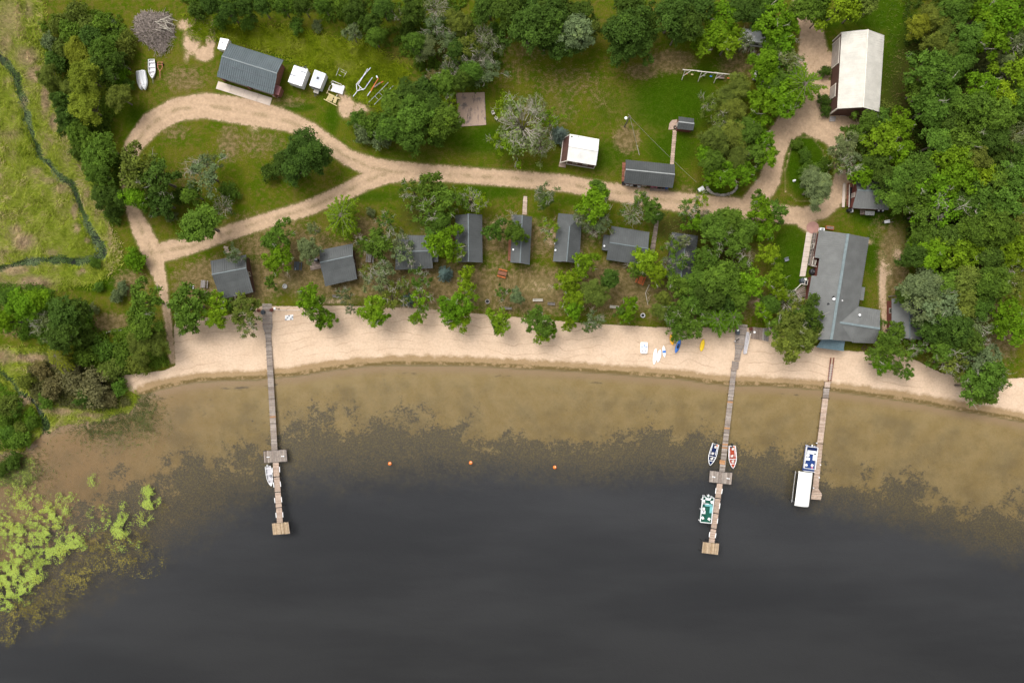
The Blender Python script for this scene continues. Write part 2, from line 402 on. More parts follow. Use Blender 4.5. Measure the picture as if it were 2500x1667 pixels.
LITTER = [(2330,300,210,330,1.0),(2400,100,200,120,1.0),(2350,560,170,150,1.0),(2300,760,120,90,.9),(1660,40,70,70,1.0),(1300,20,110,50,.8),(1100,120,90,90,.9),(980,300,100,60,.8),(1740,660,110,90,.8),(1040,520,90,60,.7),(220,170,70,110,.9),(220,360,50,70,.9),(370,470,50,60,.9),(760,10,240,30,.7),(1800,330,90,60,.6),(1950,800,70,60,.8),(1680,560,110,50,.8),(160,780,60,40,.7)]

STRAW = [(25,50,34,60,.6),(65,140,32,30,.75),(15,110,22,40,.6),(75,25,14,30,.6),(112,240,14,45,1.),(132,300,10,26,.9),(85,180,20,26,.9),(60,590,32,26,1.),(40,560,18,18,.7),(182,515,8,24,.9),(190,555,9,14,.9),(212,588,9,8,.8),(150,460,22,16,.7),(120,440,26,12,.6),(90,420,20,12,.6),(40,660,40,14,.9),(85,690,50,20,1.),(200,662,12,9,.8),(130,615,16,8,.7),(20,700,30,16,.8),(75,875,60,12,1.),(150,892,50,15,1.),(85,908,22,14,.9),(52,978,26,12,1.),(145,1002,40,10,.9),(215,1012,40,8,.8),(230,905,20,10,.6),(15,870,30,20,.8),(30,330,30,20,.5),(60,250,16,20,.5),(270,560,10,30,.6),(170,380,12,40,.4)]
def fields(X, Y):
    """land cover at photograph pixels X, Y (numpy arrays)"""
    f = {}
    lake = inside(LAKE, X, Y); ds = dist(SHORE, X, Y) * MPP
    f['sd'] = np.where(lake, -ds, ds)
    bd = dist(BEACH, X, Y, True); bi = inside(BEACH, X, Y)
    sb = np.where(bi, -bd, bd)                       # px, negative on the sand
    f['sand'] = 1 - sst(sb, -5, 7)
    rd = np.full(X.shape, 1e9); trk = np.zeros(X.shape)
    for r in ROADS:
        d_ = dist(r, X, Y); rd = np.minimum(rd, d_)
        trk = np.maximum(trk, np.exp(-((d_ + 3.0) / 2.6) ** 2))
    # the green island in the gravel loop and the grass round it keep their shape
    isl = [(1943,332),(1985,335),(2012,368),(2025,425),(2020,458),(1990,492),(1946,495),(1915,468),(1913,425),(1928,365)]
    ii = inside(isl, X, Y); idd = dist(isl, X, Y, True)
    rd = np.where(ii, idd, np.maximum(rd, -idd) if False else rd)
    f['roadsd'] = rd
    f['dirt'] = np.maximum(1 - sst(rd, -13, 13), 0)
    f['dirt'] = np.maximum(f['dirt'], splat(PATCH, X, Y) * .95)
    f['trk'] = trk * (rd < 10)
    rc = np.full(X.shape, 1e9)
    for r in ROADS[:2]: rc = np.minimum(rc, dist([p_[:2] for p_ in r], X, Y))
    f['ctr'] = np.exp(-(rc / 4.5) ** 2) * (X < 1750); f['rut'] = np.exp(-((rc - 9.5) / 3.6) ** 2)
    st = np.minimum(dist(STREAM, X, Y), dist(STREAM2, X, Y))
    st = st + (lumpy(X, Y, 22, 3) - .5) * 9; f['stream'] = 1 - sst(st, 5, 13); f['streamd'] = st
    md = np.where(inside(MARSH, X, Y), -dist(MARSH, X, Y, True), dist(MARSH, X, Y, True))
    f['marsh'] = 1 - sst(md, -15, 20)
    me_ = np.where(inside(MEADOW, X, Y), -dist(MEADOW, X, Y, True), dist(MEADOW, X, Y, True))
    f['meadow'] = 1 - sst(me_, -22, 14)
    shorebog = [(-3000,860),(150,850),(250,840),(300,930),(330,965),(330,1000),(250,1030),(0,1120),(-3000,1120)]
    sg = np.where(inside(shorebog, X, Y), -dist(shorebog, X, Y, True), dist(shorebog, X, Y, True))
    f['marsh'] = np.maximum(f['marsh'], 1 - sst(sg, -12, 12))
    f['straw'] = splat(STRAW, X, Y)
    f['dry'] = splat(DRY, X, Y); f['lush_shade'] = splat(LUSH_SHADE, X, Y)
    f['litter'] = np.maximum(splat(LITTER, X, Y), np.where((X > 2560) | (Y < -60), .9, 0))
    w0, w1 = np.interp(X, *WEED0), np.interp(X, *WEED1)
    f['weed'] = np.clip((Y - w0) / (w1 - w0), -1.0, 3)
    f['bed'] = sst(f['sd'], .1, -.35)
    f['silt'] = 1 - sst(X + .35 * (Y - 1000), 200, 640)        # browner bottom off the creek mouth
    return f

def ground_z(f):
    sd = f['sd']
    z = np.where(sd > 0, -0.4 + np.clip(sd, 0, 13) / 13 * .4, -0.4 + np.maximum(sd * .055, -1.5) + np.clip((sd + 22) * .045, -2.6, 0))
    z = np.where((sd > 0), z - .37 * f['stream'], z)
    return z

def axis(lo, hi, step, far):
    a = list(np.arange(lo, hi + 1e-6, step)); s = step
    b = [lo]; c = [hi]
    while b[-1] > -far: s *= 1.7; b.append(b[-1] - s)
    s = step
    while c[-1] < far: s *= 1.7; c.append(c[-1] + s)
    return np.array(b[:0:-1] + a + c[1:])
gx, gy = axis(-120, 120, .4, 2400), axis(-80, 80, .4, 2400)
GX, GY = np.meshgrid(gx, gy)
PX, PY = GX / MPP + 1250, 833.5 - GY / MPP
F = fields(PX, PY)
GZ = ground_z(F)
nx, ny = len(gx), len(gy)
ii_, jj_ = np.meshgrid(np.arange(nx - 1), np.arange(ny - 1))
q = np.stack([jj_*nx+ii_, jj_*nx+ii_+1, (jj_+1)*nx+ii_+1, (jj_+1)*nx+ii_], -1).reshape(-1, 4)
fl = lambda k: F[k].ravel()[q].mean(1)
cls = np.zeros(len(q), int)
cls[fl('roadsd') < 0] = 1
cls[(fl('sand') > .5) & (fl('sd') > 0)] = 2
cls[fl('sd') <= 0] = 3
cls[(fl('marsh') > .5) & (fl('sd') > 0) & (cls == 0)] = 4

# ------------------------------------------------------------------ one soil-and-grass material for the whole sheet
t = NT('terrain'); p = t.pos()
A = {k: t.attr(k) for k in ('dirt','sand','dry','lush_shade','meadow','marsh','litter','weed','bed','silt','trk','sd','stream','straw','ctr','rut')}
n05 = t.noise(p, .06, 3); n2 = t.noise(p, .28, 4); n3 = t.noise(p, 1.1, 4, .6); n4 = t.noise(p, 4.5, 4, .65); n5 = t.noise(t.mapping(p, (1,1,1), (0,0,.6)), 2.2, 5, .7)
def rag(m, k, lo=.42, hi=.58, nz=None):
    nz = nz or t.math('ADD', t.math('MULTIPLY', n3, .55), t.math('MULTIPLY', n4, .45))
    return t.ramp(t.math('ADD', m, t.math('MULTIPLY', t.math('SUBTRACT', nz, .5), k)), lo, hi)
lawn = t.mix(t.ramp(n2, .35, .65), (.050, .080, .003), (.084, .090, .008))
lawn = t.mix(t.ramp(t.math('ADD', n3, t.math('MULTIPLY', t.math('SUBTRACT', n05, .5), .6)), .44, .66, 0, .7), lawn, (.115, .092, .022))
lawn = t.mix(t.math('MULTIPLY', t.ramp(t.math('ADD', A['lush_shade'], t.math('MULTIPLY', t.math('SUBTRACT', n2, .5), .9)), .15, .85), .85), lawn, t.mix(n3, (.013, .036, .0008), (.034, .080, .002)))
thatch = t.mix(t.ramp(n3, .35, .7), (.105, .077, .030), (.205, .145, .075))
lawn = t.mix(t.math('MULTIPLY', rag(A['dry'], 1.5, .30, .80), .86), lawn, thatch)
lawn = t.mix(t.ramp(n4, .63, .76, 0, .55), lawn, (.16, .145, .05))
lawn = t.mul(lawn, t.ramp(n4, .2, .8, .66, 1.34))
mead = t.mix(t.ramp(n5, .35, .65), (.105, .150, .003), (.195, .235, .008))
mead = t.mul(t.mix(t.ramp(n3, .55, .75, 0, .5), mead, (.19, .165, .07)), t.ramp(n4, .2, .8, .7, 1.3))
grn = t.mix(rag(A['meadow'], .7), lawn, mead)
msh = t.mix(t.ramp(n2, .3, .7), (.120, .150, .010), (.200, .225, .026))
msh = t.mix(t.math('MAXIMUM', t.ramp(t.math('ADD', n05, t.math('MULTIPLY', n5, .55)), .80, .98, 0, .8), t.math('MULTIPLY', rag(A['straw'], 1.0, .3, .7), .9)), msh, t.mix(n3, (.30, .20, .12), (.38, .26, .15)))
msh = t.mul(msh, t.ramp(n4, .2, .8, .68, 1.3))
grn = t.mix(rag(A['marsh'], .9), grn, msh)
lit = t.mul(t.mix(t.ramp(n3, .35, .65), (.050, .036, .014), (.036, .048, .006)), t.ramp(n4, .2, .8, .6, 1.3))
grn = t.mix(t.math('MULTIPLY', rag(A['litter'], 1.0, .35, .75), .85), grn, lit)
dirt = t.mix(t.ramp(n3, .3, .7), (.375, .262, .170), (.460, .325, .215))
dirt = t.mix(t.math('MULTIPLY', A['rut'], t.ramp(n2, .3, .6, .2, .75)), dirt, (.49, .345, .225))
dirt = t.mix(t.math('MULTIPLY', t.math('MULTIPLY', A['ctr'], t.ramp(n2, .42, .62)), t.ramp(n4, .40, .56, .15, .8)), dirt, (.135, .118, .042))
dirt = t.mix(t.ramp(n2, .45, .75, 0, .6), dirt, (.335, .235, .150))
spk = t.math('MULTIPLY', t.ramp(n4, .57, .66), t.ramp(t.math('ADD', A['trk'], t.math('MULTIPLY', n2, .8)), .75, 1.15))
dirt = t.mix(t.math('MULTIPLY', spk, .8), dirt, (.085, .065, .032))
dirt = t.mul(dirt, t.ramp(n5, .2, .8, .82, 1.16))
edge = t.mix(t.ramp(A['dirt'], .12, .5, 0, .65), grn, t.mul((.19, .155, .065), t.ramp(n4, .2, .8, .7, 1.3)))
col = t.mix(rag(A['dirt'], 1.3, .36, .64), edge, dirt)
# sand with rake lines that follow the shore, damp strip and weed wrack at the waterline
sand = t.mix(t.ramp(n2, .3, .7), (.525, .385, .270), (.585, .435, .312))
ln = t.math('FRACT', t.math('ADD', t.math('DIVIDE', A['sd'], 1.9), t.math('MULTIPLY', t.noise(p, .12, 2), 2.4)))
rake = t.math('MULTIPLY', t.ramp(ln, 0, .13, 1, 0), t.ramp(t.noise(p, .10, 3), .40, .58))
sand = t.mix(t.math('MULTIPLY', rake, .55), sand, (.30, .20, .125))
foot = t.noise(p, 2.6, 3, .6)
sand = t.mul(sand, t.math('MULTIPLY', t.ramp(foot, .25, .75, .89, 1.07), t.ramp(t.math('ADD', A['sd'], t.math('MULTIPLY', n2, 1.2)), 8, 13, 1.0, .86)))
wob = t.math('ADD', A['sd'], t.math('MULTIPLY', t.math('SUBTRACT', t.math('ADD', n2, n3), 1.0), 1.3))
sand = t.mix(t.ramp(wob, 1.5, 2.5, 1, 0), sand, t.mul(t.mix(n2, (.255, .172, .088), (.325, .225, .128)), t.ramp(n4, .2, .8, .86, 1.14)))
wr = t.math('MULTIPLY', t.ramp(wob, .55, 1.0, 1, 0), t.ramp(t.math('ADD', n3, t.math('MULTIPLY', n2, .6)), .60, .84))
sand = t.mix(t.math('MULTIPLY', wr, .9), sand, t.mix(n4, (.075, .055, .018), (.14, .10, .035)))
col = t.mix(rag(A['sand'], .8, .4, .6), col, sand)
# ditch
col = t.mix(t.ramp(A['stream'], .55, .9), col, t.mix(t.ramp(n3, .4, .6), (.018, .022, .018), (.040, .058, .028)))
# lake bottom
bed = t.mix(t.ramp(n2, .3, .7), (.236, .170, .070), (.272, .203, .094))
bed = t.mix(t.math('MULTIPLY', A['silt'], .75), bed, t.mix(n2, (.250, .155, .080), (.215, .140, .070)))
bed = t.mul(bed, t.ramp(n5, .2, .8, .90, 1.08))
nearshore = t.ramp(A['sd'], -2.6, -.6)
bed = t.mix(t.math('MULTIPLY', nearshore, .8), bed, (.265, .185, .110))
smk = t.math('MULTIPLY', t.ramp(t.noise(p, .13, 6, .66), .42, .68), t.ramp(A['sd'], -5, -2.5, .62, 0))
bed = t.mix(t.math('MULTIPLY', smk, t.ramp(n4, .3, .7, .6, 1.0)), bed, (.135, .105, .055))
w1 = t.noise(p, .30, 5, .62); w2 = t.noise(p, 1.9, 5, .75, .3); w3 = t.noise(p, .085, 3)
wd = t.math('ADD', t.math('SUBTRACT', t.math('MULTIPLY', A['weed'], 1.2), .10), t.math('ADD', t.math('MULTIPLY', t.math('SUBTRACT', w2, .5), 2.2), t.math('ADD', t.math('MULTIPLY', t.math('SUBTRACT', w1, .5), 2.3), t.math('MULTIPLY', t.math('SUBTRACT', w3, .5), 2.4))))
wk = t.ramp(wd, .30, .68)
weedc = t.mix(t.ramp(t.noise(p, 3.1, 4, .7), .45, .60), (.082, .073, .058), (.142, .116, .056))
bed = t.mix(t.math('MULTIPLY', wk, .92), bed, weedc)
tuft = t.math('MULTIPLY', t.ramp(t.noise(p, 1.3, 4, .7, .4), .60, .68), t.math('MULTIPLY', t.ramp(w3, .47, .60), t.ramp(A['weed'], -.75, -.05)))
bed = t.mix(t.math('MULTIPLY', tuft, .8), bed, (.072, .062, .052))
deep = t.ramp(t.math('ADD', A['weed'], t.math('ADD', t.math('MULTIPLY', t.math('SUBTRACT', w1, .5), .9), t.math('MULTIPLY', t.math('SUBTRACT', n3, .5), .5))), .75, 1.75)
mud_sheen = t.mix(t.ramp(t.noise(t.mapping(p, (.25, 1, 1)), .055, 4), .32, .66), (.043, .0455, .0515), (.065, .0675, .0745))  # streaks painted into the bottom colour as cloud reflections on deep water
mud_sheen = t.mul(mud_sheen, t.ramp(n4, .2, .8, .90, 1.10))  # ripple speckle of the water surface, painted into the bottom colour
bed = t.mix(deep, bed, mud_sheen)
dark = t.math('MULTIPLY', t.ramp(t.math('ABSOLUTE', t.math('ADD', A['sd'], 1.9)), .2, .75, 1, 0), t.ramp(t.noise(t.mapping(p, (.25, 1, 1)), .9, 3), .62, .74))
bed = t.mix(t.math('MULTIPLY', dark, .75), bed, (.07, .058, .045))
col = t.mix(A['bed'], col, bed)
hgt = t.math('ADD', n4, t.math('MULTIPLY', n3, .8))
M['terrain'] = t.done(t.bsdf(col, 1.0, 0.0, normal=t.bump(hgt, .35, .12)))

VV = np.stack([GX, GY, GZ], -1).reshape(-1, 3)
ATT = ['dirt','sand','dry','lush_shade','meadow','marsh','litter','weed','bed','silt','trk','sd','stream','straw','ctr','rut']
for c_, nm in enumerate(['ground', 'dirt_road', 'beach', 'lake_bed', 'marsh']):
    qq = q[cls == c_]
    u, inv = np.unique(qq, return_inverse=True)
    me = arrays_mesh(nm, VV[u], inv.reshape(-1, 4), {k: F[k].ravel()[u] for k in ATT}, M['terrain'], True)
    link(nm, me, kind='structure')

# water: one closed body, faintly tinted, rippled skin
t = NT('lake_water'); p = t.pos()
rip = t.math('ADD', t.noise(t.mapping(p, (.8, 2.2, 1)), 1.1, 4, .6), t.math('MULTIPLY', t.noise(t.mapping(p, (.25, 1, 1)), .08, 3), 3.0))
nrm = t.bump(rip, .22, .12)
fr = t.n.new('ShaderNodeFresnel'); fr.inputs[0].default_value = 1.33; t.l.new(nrm, fr.inputs['Normal'])
tp = t.n.new('ShaderNodeBsdfTransparent')
gl = t.n.new('ShaderNodeBsdfGlossy'); gl.inputs['Roughness'].default_value = .18; t.l.new(nrm, gl.inputs['Normal'])
ms = t.n.new('ShaderNodeMixShader'); t.l.new(fr.outputs[0], ms.inputs[0]); t.l.new(tp.outputs[0], ms.inputs[1]); t.l.new(gl.outputs[0], ms.inputs[2])
va = t.n.new('ShaderNodeVolumeAbsorption'); va.inputs['Color'].default_value = (.62, .60, .55, 1); va.inputs['Density'].default_value = .22
t.l.new(va.outputs[0], t.out.inputs['Volume'])
M['water'] = t.done(ms.outputs[0])
wb = MB(); wb.box((0, -1150, -3.4), (4400, 2500, 6.0)); wob_ = wb.build('water', M['water'], kind='structure')
# ------------------------------------------------------------------ buildings
def lerp(a, b, t_): return a + (b - a) * t_
def opening(root, base, along, out, w, h, z, kind):
    """a door or window set 3 mm proud of a wall; base is a point on the wall line"""
    c = base + out * .02; c = Vector((c.x, c.y, z + h / 2)); rz = math.atan2(along.y, along.x)
    off = root.location
    fr = MB(); e = .09
    for dz in (h/2, -h/2): fr.box((c.x, c.y, c.z + dz), (w + 2*e, .08, e), rz)
    for s_ in (-1, 1):
        q_ = c + along * (s_ * (w/2 + .001)); fr.box((q_.x, q_.y, c.z), (e, .081, h - e), rz)
    panel = MB().box((c.x, c.y, c.z), (w - .1, .05, h - .1), rz)
    if kind == 'window':
        o = panel.build('window', M['glass'], root, off); fr.build('window_frame', M['trim'], o, off)
        return o
    o = panel.build('door', M['door'], root, off); fr.build('door_frame', M['trim'], o, off)
    k_ = c + along * (w * .36) + out * .06
    MB().box((k_.x, k_.y, c.z - .05), (.06, .06, .06)).build('door_handle', M['steel'], o, off)
    return o

def slope(root, P, mat, nrib, off, name='roof_slope', ribh=.09, ribw=.15, tri=False):
    """P: eave0, eave1, top1, top0 ; ribs run from eave to top"""
    if mat in (M['roof_white'], M['roof_cream']): ribh, ribw = .035, .07
    o = MB().slab(P, .09).build(name, mat, root, off)
    e0, e1, t1, t0 = [Vector(p_) for p_ in P]
    nrm = (e1 - e0).cross(t0 - e0).normalized()
    if nrm.z < 0: nrm = -nrm
    rb = MB(); el = (e1 - e0)
    # top edge may be shorter (hip): a rib stops where it meets the hip line
    L = el.length; d = el / L
    a0 = (t0 - e0).dot(d) / L; a1 = (t1 - e0).dot(d) / L
    for i in range(nrib + 1):
        u = (i + .12) / (nrib + .24)
        if u < a0: fr_ = u / max(a0, 1e-6); end = lerp(e0, t0, fr_)
        elif u > a1: fr_ = (1 - u) / max(1 - a1, 1e-6); end = lerp(e1, t1, fr_)
        else: end = lerp(t0, t1, (u - a0) / max(a1 - a0, 1e-6))
        b = lerp(e0, e1, u)
        if (end - b).length < .3: continue
        rb.bar(b + nrm * ribh * .4, end + nrm * ribh * .4, ribw, ribh, nrm)
    rb.build('roof_ribs', mat, o, off, kind='stuff')
    return o

def house(name, label, px4, he, prof, ridge, roof, wall, cat='cabin', hip=(0, 0), over=.35, cap='cap', rib=.48, openings=(), group=None, root=None, walls=True):
    A, B, C, D = [at(x, y, he) for x, y in px4]
    if ridge == 'v': A, B, C, D = D, A, B, C        # ridge now runs A->B along the tall side
    cen = (A + B + C + D) / 4
    if root is None: root = thing(name, label, cat, (cen.x, cen.y, 0), group=group)
    off = root.location
    def P(t_, s_, z): q_ = lerp(lerp(A, B, t_), lerp(D, C, t_), s_); return Vector((q_.x, q_.y, z))
    top = max(range(len(prof)), key=lambda i: prof[i][1])
    L = (B - A).length
    for i in range(len(prof) - 1):
        (s0, z0), (s1, z1) = prof[i], prof[i + 1]
        h0, h1 = hip
        if i < top:
            u0, u1 = (h0, 1 - h1) if i + 1 == top else (0, 1)
            slope(root, [P(0, s0, z0), P(1, s0, z0), P(u1, s1, z1), P(u0, s1, z1)], M[roof], int(L / rib), off)
        else:
            u0, u1 = (h0, 1 - h1) if i == top else (0, 1)
            slope(root, [P(1, s1, z1), P(0, s1, z1), P(u0, s0, z0), P(u1, s0, z0)], M[roof], int(L / rib), off)
    s_r, z_r = prof[top]
    if 0 < top < len(prof) - 1:
        wid = (D - A).length
        if hip[0]: slope(root, [P(0, 1, prof[-1][1]), P(0, 0, prof[0][1]), P(hip[0], s_r, z_r), P(hip[0], s_r, z_r)], M[roof], int(wid / rib), off, 'hip_slope')
        if hip[1]: slope(root, [P(1, 0, prof[0][1]), P(1, 1, prof[-1][1]), P(1 - hip[1], s_r, z_r), P(1 - hip[1], s_r, z_r)], M[roof], int(wid / rib), off, 'hip_slope')
        MB().bar(P(hip[0], s_r, z_r + .045), P(1 - hip[1], s_r, z_r + .045), .24, .07).build('ridge_cap', M[cap], root, off)
    if walls:
        wd_ = (D - A).length; o_t, o_s = over / L, over / wd_
        zb = -.02
        body = MB(); pr = []
        zs = [p_[0] for p_ in prof]; zz = [p_[1] for p_ in prof]
        ss = sorted(set([o_s, 1 - o_s] + [s_ for s_ in zs if o_s < s_ < 1 - o_s]))
        hp = hip[0] or hip[1]
        for t_ in (o_t, 1 - o_t):
            ring = [P(t_, o_s, zb)] + [P(t_, s_, (np.interp(s_, zs, zz) if not hp else min(zz)) - .12) for s_ in ss] + [P(t_, 1 - o_s, zb)]
            pr.append(ring)
        n = len(pr[0])
        body.add(pr[0] + pr[1], [tuple(range(n)), tuple(reversed(range(n, 2*n)))] + [(i, n+i, n+(i+1) % n, (i+1) % n) for i in range(n)])
        body.build('wall', M[wall], root, off)
        for side, u, w, h, z, kind in openings:
            if side == 'a':   b = P(u, o_s, 0); al = (B - A); ou = (A - D)
            elif side == 'c': b = P(u, 1 - o_s, 0); al = (A - B); ou = (D - A)
            elif side == 'b': b = P(1 - o_t, u, 0); al = (D - A); ou = (B - A)
            else:             b = P(o_t, u, 0); al = (D - A); ou = (A - B)
            al = Vector((al.x, al.y, 0)).normalized(); ou = Vector((ou.x, ou.y, 0)).normalized()
            opening(root, b, al, ou, w, h, z, kind)
    return root, P

def deck_planks(root, L0, R0, L1, R1, z, step, mat, gap=.05, name='plank', th=.05, odd=None, cross=False):
    """planks laid crosswise between a left edge L0-L1 and a right edge R0-R1 (world xy)"""
    L0, R0, L1, R1 = [Vector((p_[0], p_[1], 0)) for p_ in (L0, R0, L1, R1)]
    n = max(1, round((L1 - L0).length / step)); off = root.location
    for i in range(n):
        a, b = i / n, (i + 1) / n
        l, r = lerp(L0, L1, (a+b)/2), lerp(R0, R1, (a+b)/2)
        c = (l + r) / 2; d = r - l
        w = (lerp(L0, L1, b) - lerp(L0, L1, a)).length - gap
        m = mat
        if odd and R.random() < odd[0]: m = odd[1]
        o = link(name, plank_mesh(m), root)
        o.location = Vector((c.x, c.y, z + R.uniform(-.008, .008))) - off
        o.rotation_euler = (0, 0, math.atan2(d.y, d.x)); o.scale = (d.length + R.uniform(-.04, .04), w, th)
_pl = {}
def plank_mesh(m):
    if m not in _pl:
        b = MB().box((0, 0, 0), (1, 1, 1)); me = bpy.data.meshes.new('plank'); me.from_pydata(b.v, [], b.f); me.materials.append(M[m]); _pl[m] = me
    return _pl[m]

G = lambda lo, hi, s=.5: [(0, lo), (s, hi), (1, lo)]
win2 = [('a', .25, 1.0, 1.0, 1.1, 'window'), ('a', .7, 1.0, 1.0, 1.1, 'window'), ('c', .3, 1.2, 1.0, 1.1, 'window'), ('c', .7, .9, 2.0, .05, 'door'), ('d', .5, .9, .9, 1.2, 'window'), ('b', .5, .9, .9, 1.2, 'window')]
# row of guest cabins, left to right
LM = []   # landmarks for the tree labels
def vent(root, px, py, h, mat='white', r=.14, hh=.4, name='vent_pipe'):
    p_ = at(px, py, h) - root.location; p_.z = h
    MB().lathe((p_.x, p_.y, h - .25), [(r, 0), (r, hh), (r*1.5, hh+.03), (r*1.5, hh+.12), (r*.3, hh+.2)], 10).build(name, M[mat], root)

r1, _ = house('guest_cabin', 'leftmost grey steel roofed cabin of the row, beside the left dock', [(515,637),(601,622),(618,713),(538,731)], 2.4, [(0, 2.45), (.37, 3.7), (.62, 3.0), (1, 2.3)], 'h', 'roof', 'wall_brown', openings=win2)
r2, _ = house('guest_cabin', 'second cabin from the left, grey roofed, with a small wooden deck on its left', [(780,611),(861,595),(872,681),(794,699)], 2.4, [(0, 2.45), (.36, 3.7), (.61, 3.0), (1, 2.3)], 'h', 'roof', 'wall_brown', openings=win2)
r3, _ = house('guest_cabin', 'third cabin from the left, grey roofed, its left half under trees', [(972,574),(1053,575),(1057,655),(965,659)], 2.4, G(2.4, 3.8), 'h', 'roof', 'wall_brown', openings=win2)
house('', '', [(1054,602),(1070,601),(1070,639),(1055,640)], 2.15, [(0, 2.15), (1, 2.1)], 'h', 'roof', 'wall_brown', root=r3, over=.2)
r4, _ = house('guest_cabin', 'fourth cabin from the left, upright grey roof square to the beach', [(1112,526),(1177,525),(1178,641),(1112,641)], 2.4, G(2.4, 4.0), 'v', 'roof', 'wall_brown', openings=win2)
r5, _ = house('guest_cabin', 'narrow fifth cabin from the left with a red brown side wall and boardwalk', [(1251,525),(1299,530),(1293,646),(1246,641)], 2.5, G(2.5, 3.6), 'v', 'roof', 'wall_red', openings=win2, over=.3)
vent(r5, 1253, 610, 2.9)
MB().prism([at(1242,575), at(1249,576), at(1247,638), at(1240,637)], -.02, .3).build('side_deck', M['wood_red'], r5, r5.location)
r6, _ = house('guest_cabin', 'sixth cabin from the left, grey roof hipped at its upper end', [(1363,521),(1421,526),(1414,643),(1350,638)], 2.4, G(2.4, 3.9), 'v', 'roof', 'wall_brown', hip=(0, .27), openings=win2[:4])
vent(r6, 1356, 611, 2.8); vent(r6, 1354, 595, 2.7, 'white', .08)
r7, _ = house('guest_cabin', 'seventh cabin from the left, wide grey roof with a small side annex', [(1493,552),(1585,567),(1574,648),(1480,634)], 2.4, G(2.4, 3.8, .52), 'h', 'roof', 'wall_brown', openings=win2)
house('', '', [(1474,573),(1491,575),(1485,613),(1469,610)], 2.1, [(0, 2.1), (1, 2.15)], 'h', 'roof', 'wall_brown', root=r7, over=.2)
vent(r7, 1475, 601, 2.3)
r8, _ = house('guest_cabin', 'rightmost cabin of the row, grey hipped roof half hidden by trees', [(1641,567),(1704,576),(1690,684),(1625,676)], 2.4, G(2.4, 4.0), 'v', 'roof_dark', 'wall_brown', hip=(0, .3), openings=win2[:4])
for i, r_ in enumerate((r1, r2, r3, r4, r5, r6, r7, r8)): r_['group'] = 'guest cabins in a row behind the beach'

# garage
ga, gP = house('garage', 'blue grey steel garage with brick red walls and a concrete apron', [(560,106),(692,147),(667,231),(530,188)], 3.0, [(0, 3.0), (.45, 4.1), (1, 3.0)], 'h', 'roof_garage', 'brick', 'garage', over=.55, cap='cap', rib=.45)
off = ga.location
for s_ in (.64, .86):
    z_ = np.interp(s_, [.45, 1], [4.1, 3.0]) + .06
    MB().bar(gP(0, s_, z_), gP(1, s_, z_), .12, .05).build('snow_guard', M['charcoal'], ga, off)
for u in (.27, .73):
    b = gP(u, .925, 0); al = (gP(1, 1, 0) - gP(0, 1, 0)).normalized(); ou = (gP(0, 1, 0) - gP(0, 0, 0)).normalized()
    c = b + ou * .06
    dr = MB().box((c.x, c.y, 1.25), (4.4, .06, 2.5), math.atan2(al.y, al.x)).build('garage_door', M['door'], ga, off)
    for k in range(4):
        MB().box((c.x + ou.x*.035, c.y + ou.y*.035, .35 + k * .62), (4.3, .03, .05), math.atan2(al.y, al.x)).build('door_rail', M['wall_brown'], dr, off)
for u in (.03, .5, .97):
    c = gP(u, .945, 0); MB().box((c.x, c.y, 1.4), (.5, .5, 2.8), math.atan2(al.y, al.x)).build('brick_pier', M['brick'], ga, off)
ap = [at(533,199), at(665,240), at(659,259), at(527,217)]
n = 4
apron = thing('concrete_apron', 'long pale concrete apron in front of the garage doors', 'apron', (ap[0] + ap[2]) / 2)
for k in range(n):
    a, b = k / n + .002, (k + 1) / n - .002
    MB().prism([lerp(ap[0], ap[1], a), lerp(ap[0], ap[1], b), lerp(ap[3], ap[2], b), lerp(ap[3], ap[2], a)], -.1, .08).build('slab', M['concrete'], apron, apron.location)
# lean-to with a faded red roof, and the white box behind
A_, B_, C_, D_ = at(673,207,2.1), at(687,213,2.1), at(680,233,2.0), at(667,229,2.0)
lt = thing('lean_to', 'small lean-to with a faded red roof against the garage', 'shed', ((A_ + C_) / 2).to_2d().to_3d())
slope(lt, [D_, C_, B_, A_], M['roof_red'], 5, lt.location)
MB().prism([lerp(p_, (A_ + C_) / 2, .14) for p_ in (D_, C_, B_, A_)], -.02, 1.9).build('wall', M['brick'], lt, lt.location)
w_ = MB().prism([at(668,231), at(681,235), at(678,240), at(666,236)], 0, .25).build('step', M['concrete'], lt, lt.location)
A_, B_, C_, D_ = at(538,93,2.2), at(559,97,2.2), at(549,123,2.2), at(531,119,2.2)
wb_ = thing('water_tank', 'white box shaped tank housing standing behind the garage corner', 'tank', ((A_ + C_) / 2).to_2d().to_3d())
MB().prism([D_, C_, B_, A_], 1.0, 2.2).build('housing', M['white'], wb_, wb_.location)
ins = [lerp(p_, (A_ + C_) / 2, .12) for p_ in (D_, C_, B_, A_)]
for p_ in ins: MB().box((p_.x, p_.y, .5), (.14, .14, 1.0)).build('leg', M['steel'], wb_, wb_.location)
MB().lathe((A_.x + .5, A_.y - 1.0, 2.2), [(.12, 0), (.12, .12), (.05, .15)], 8).build('cap', M['charcoal'], wb_, wb_.location)

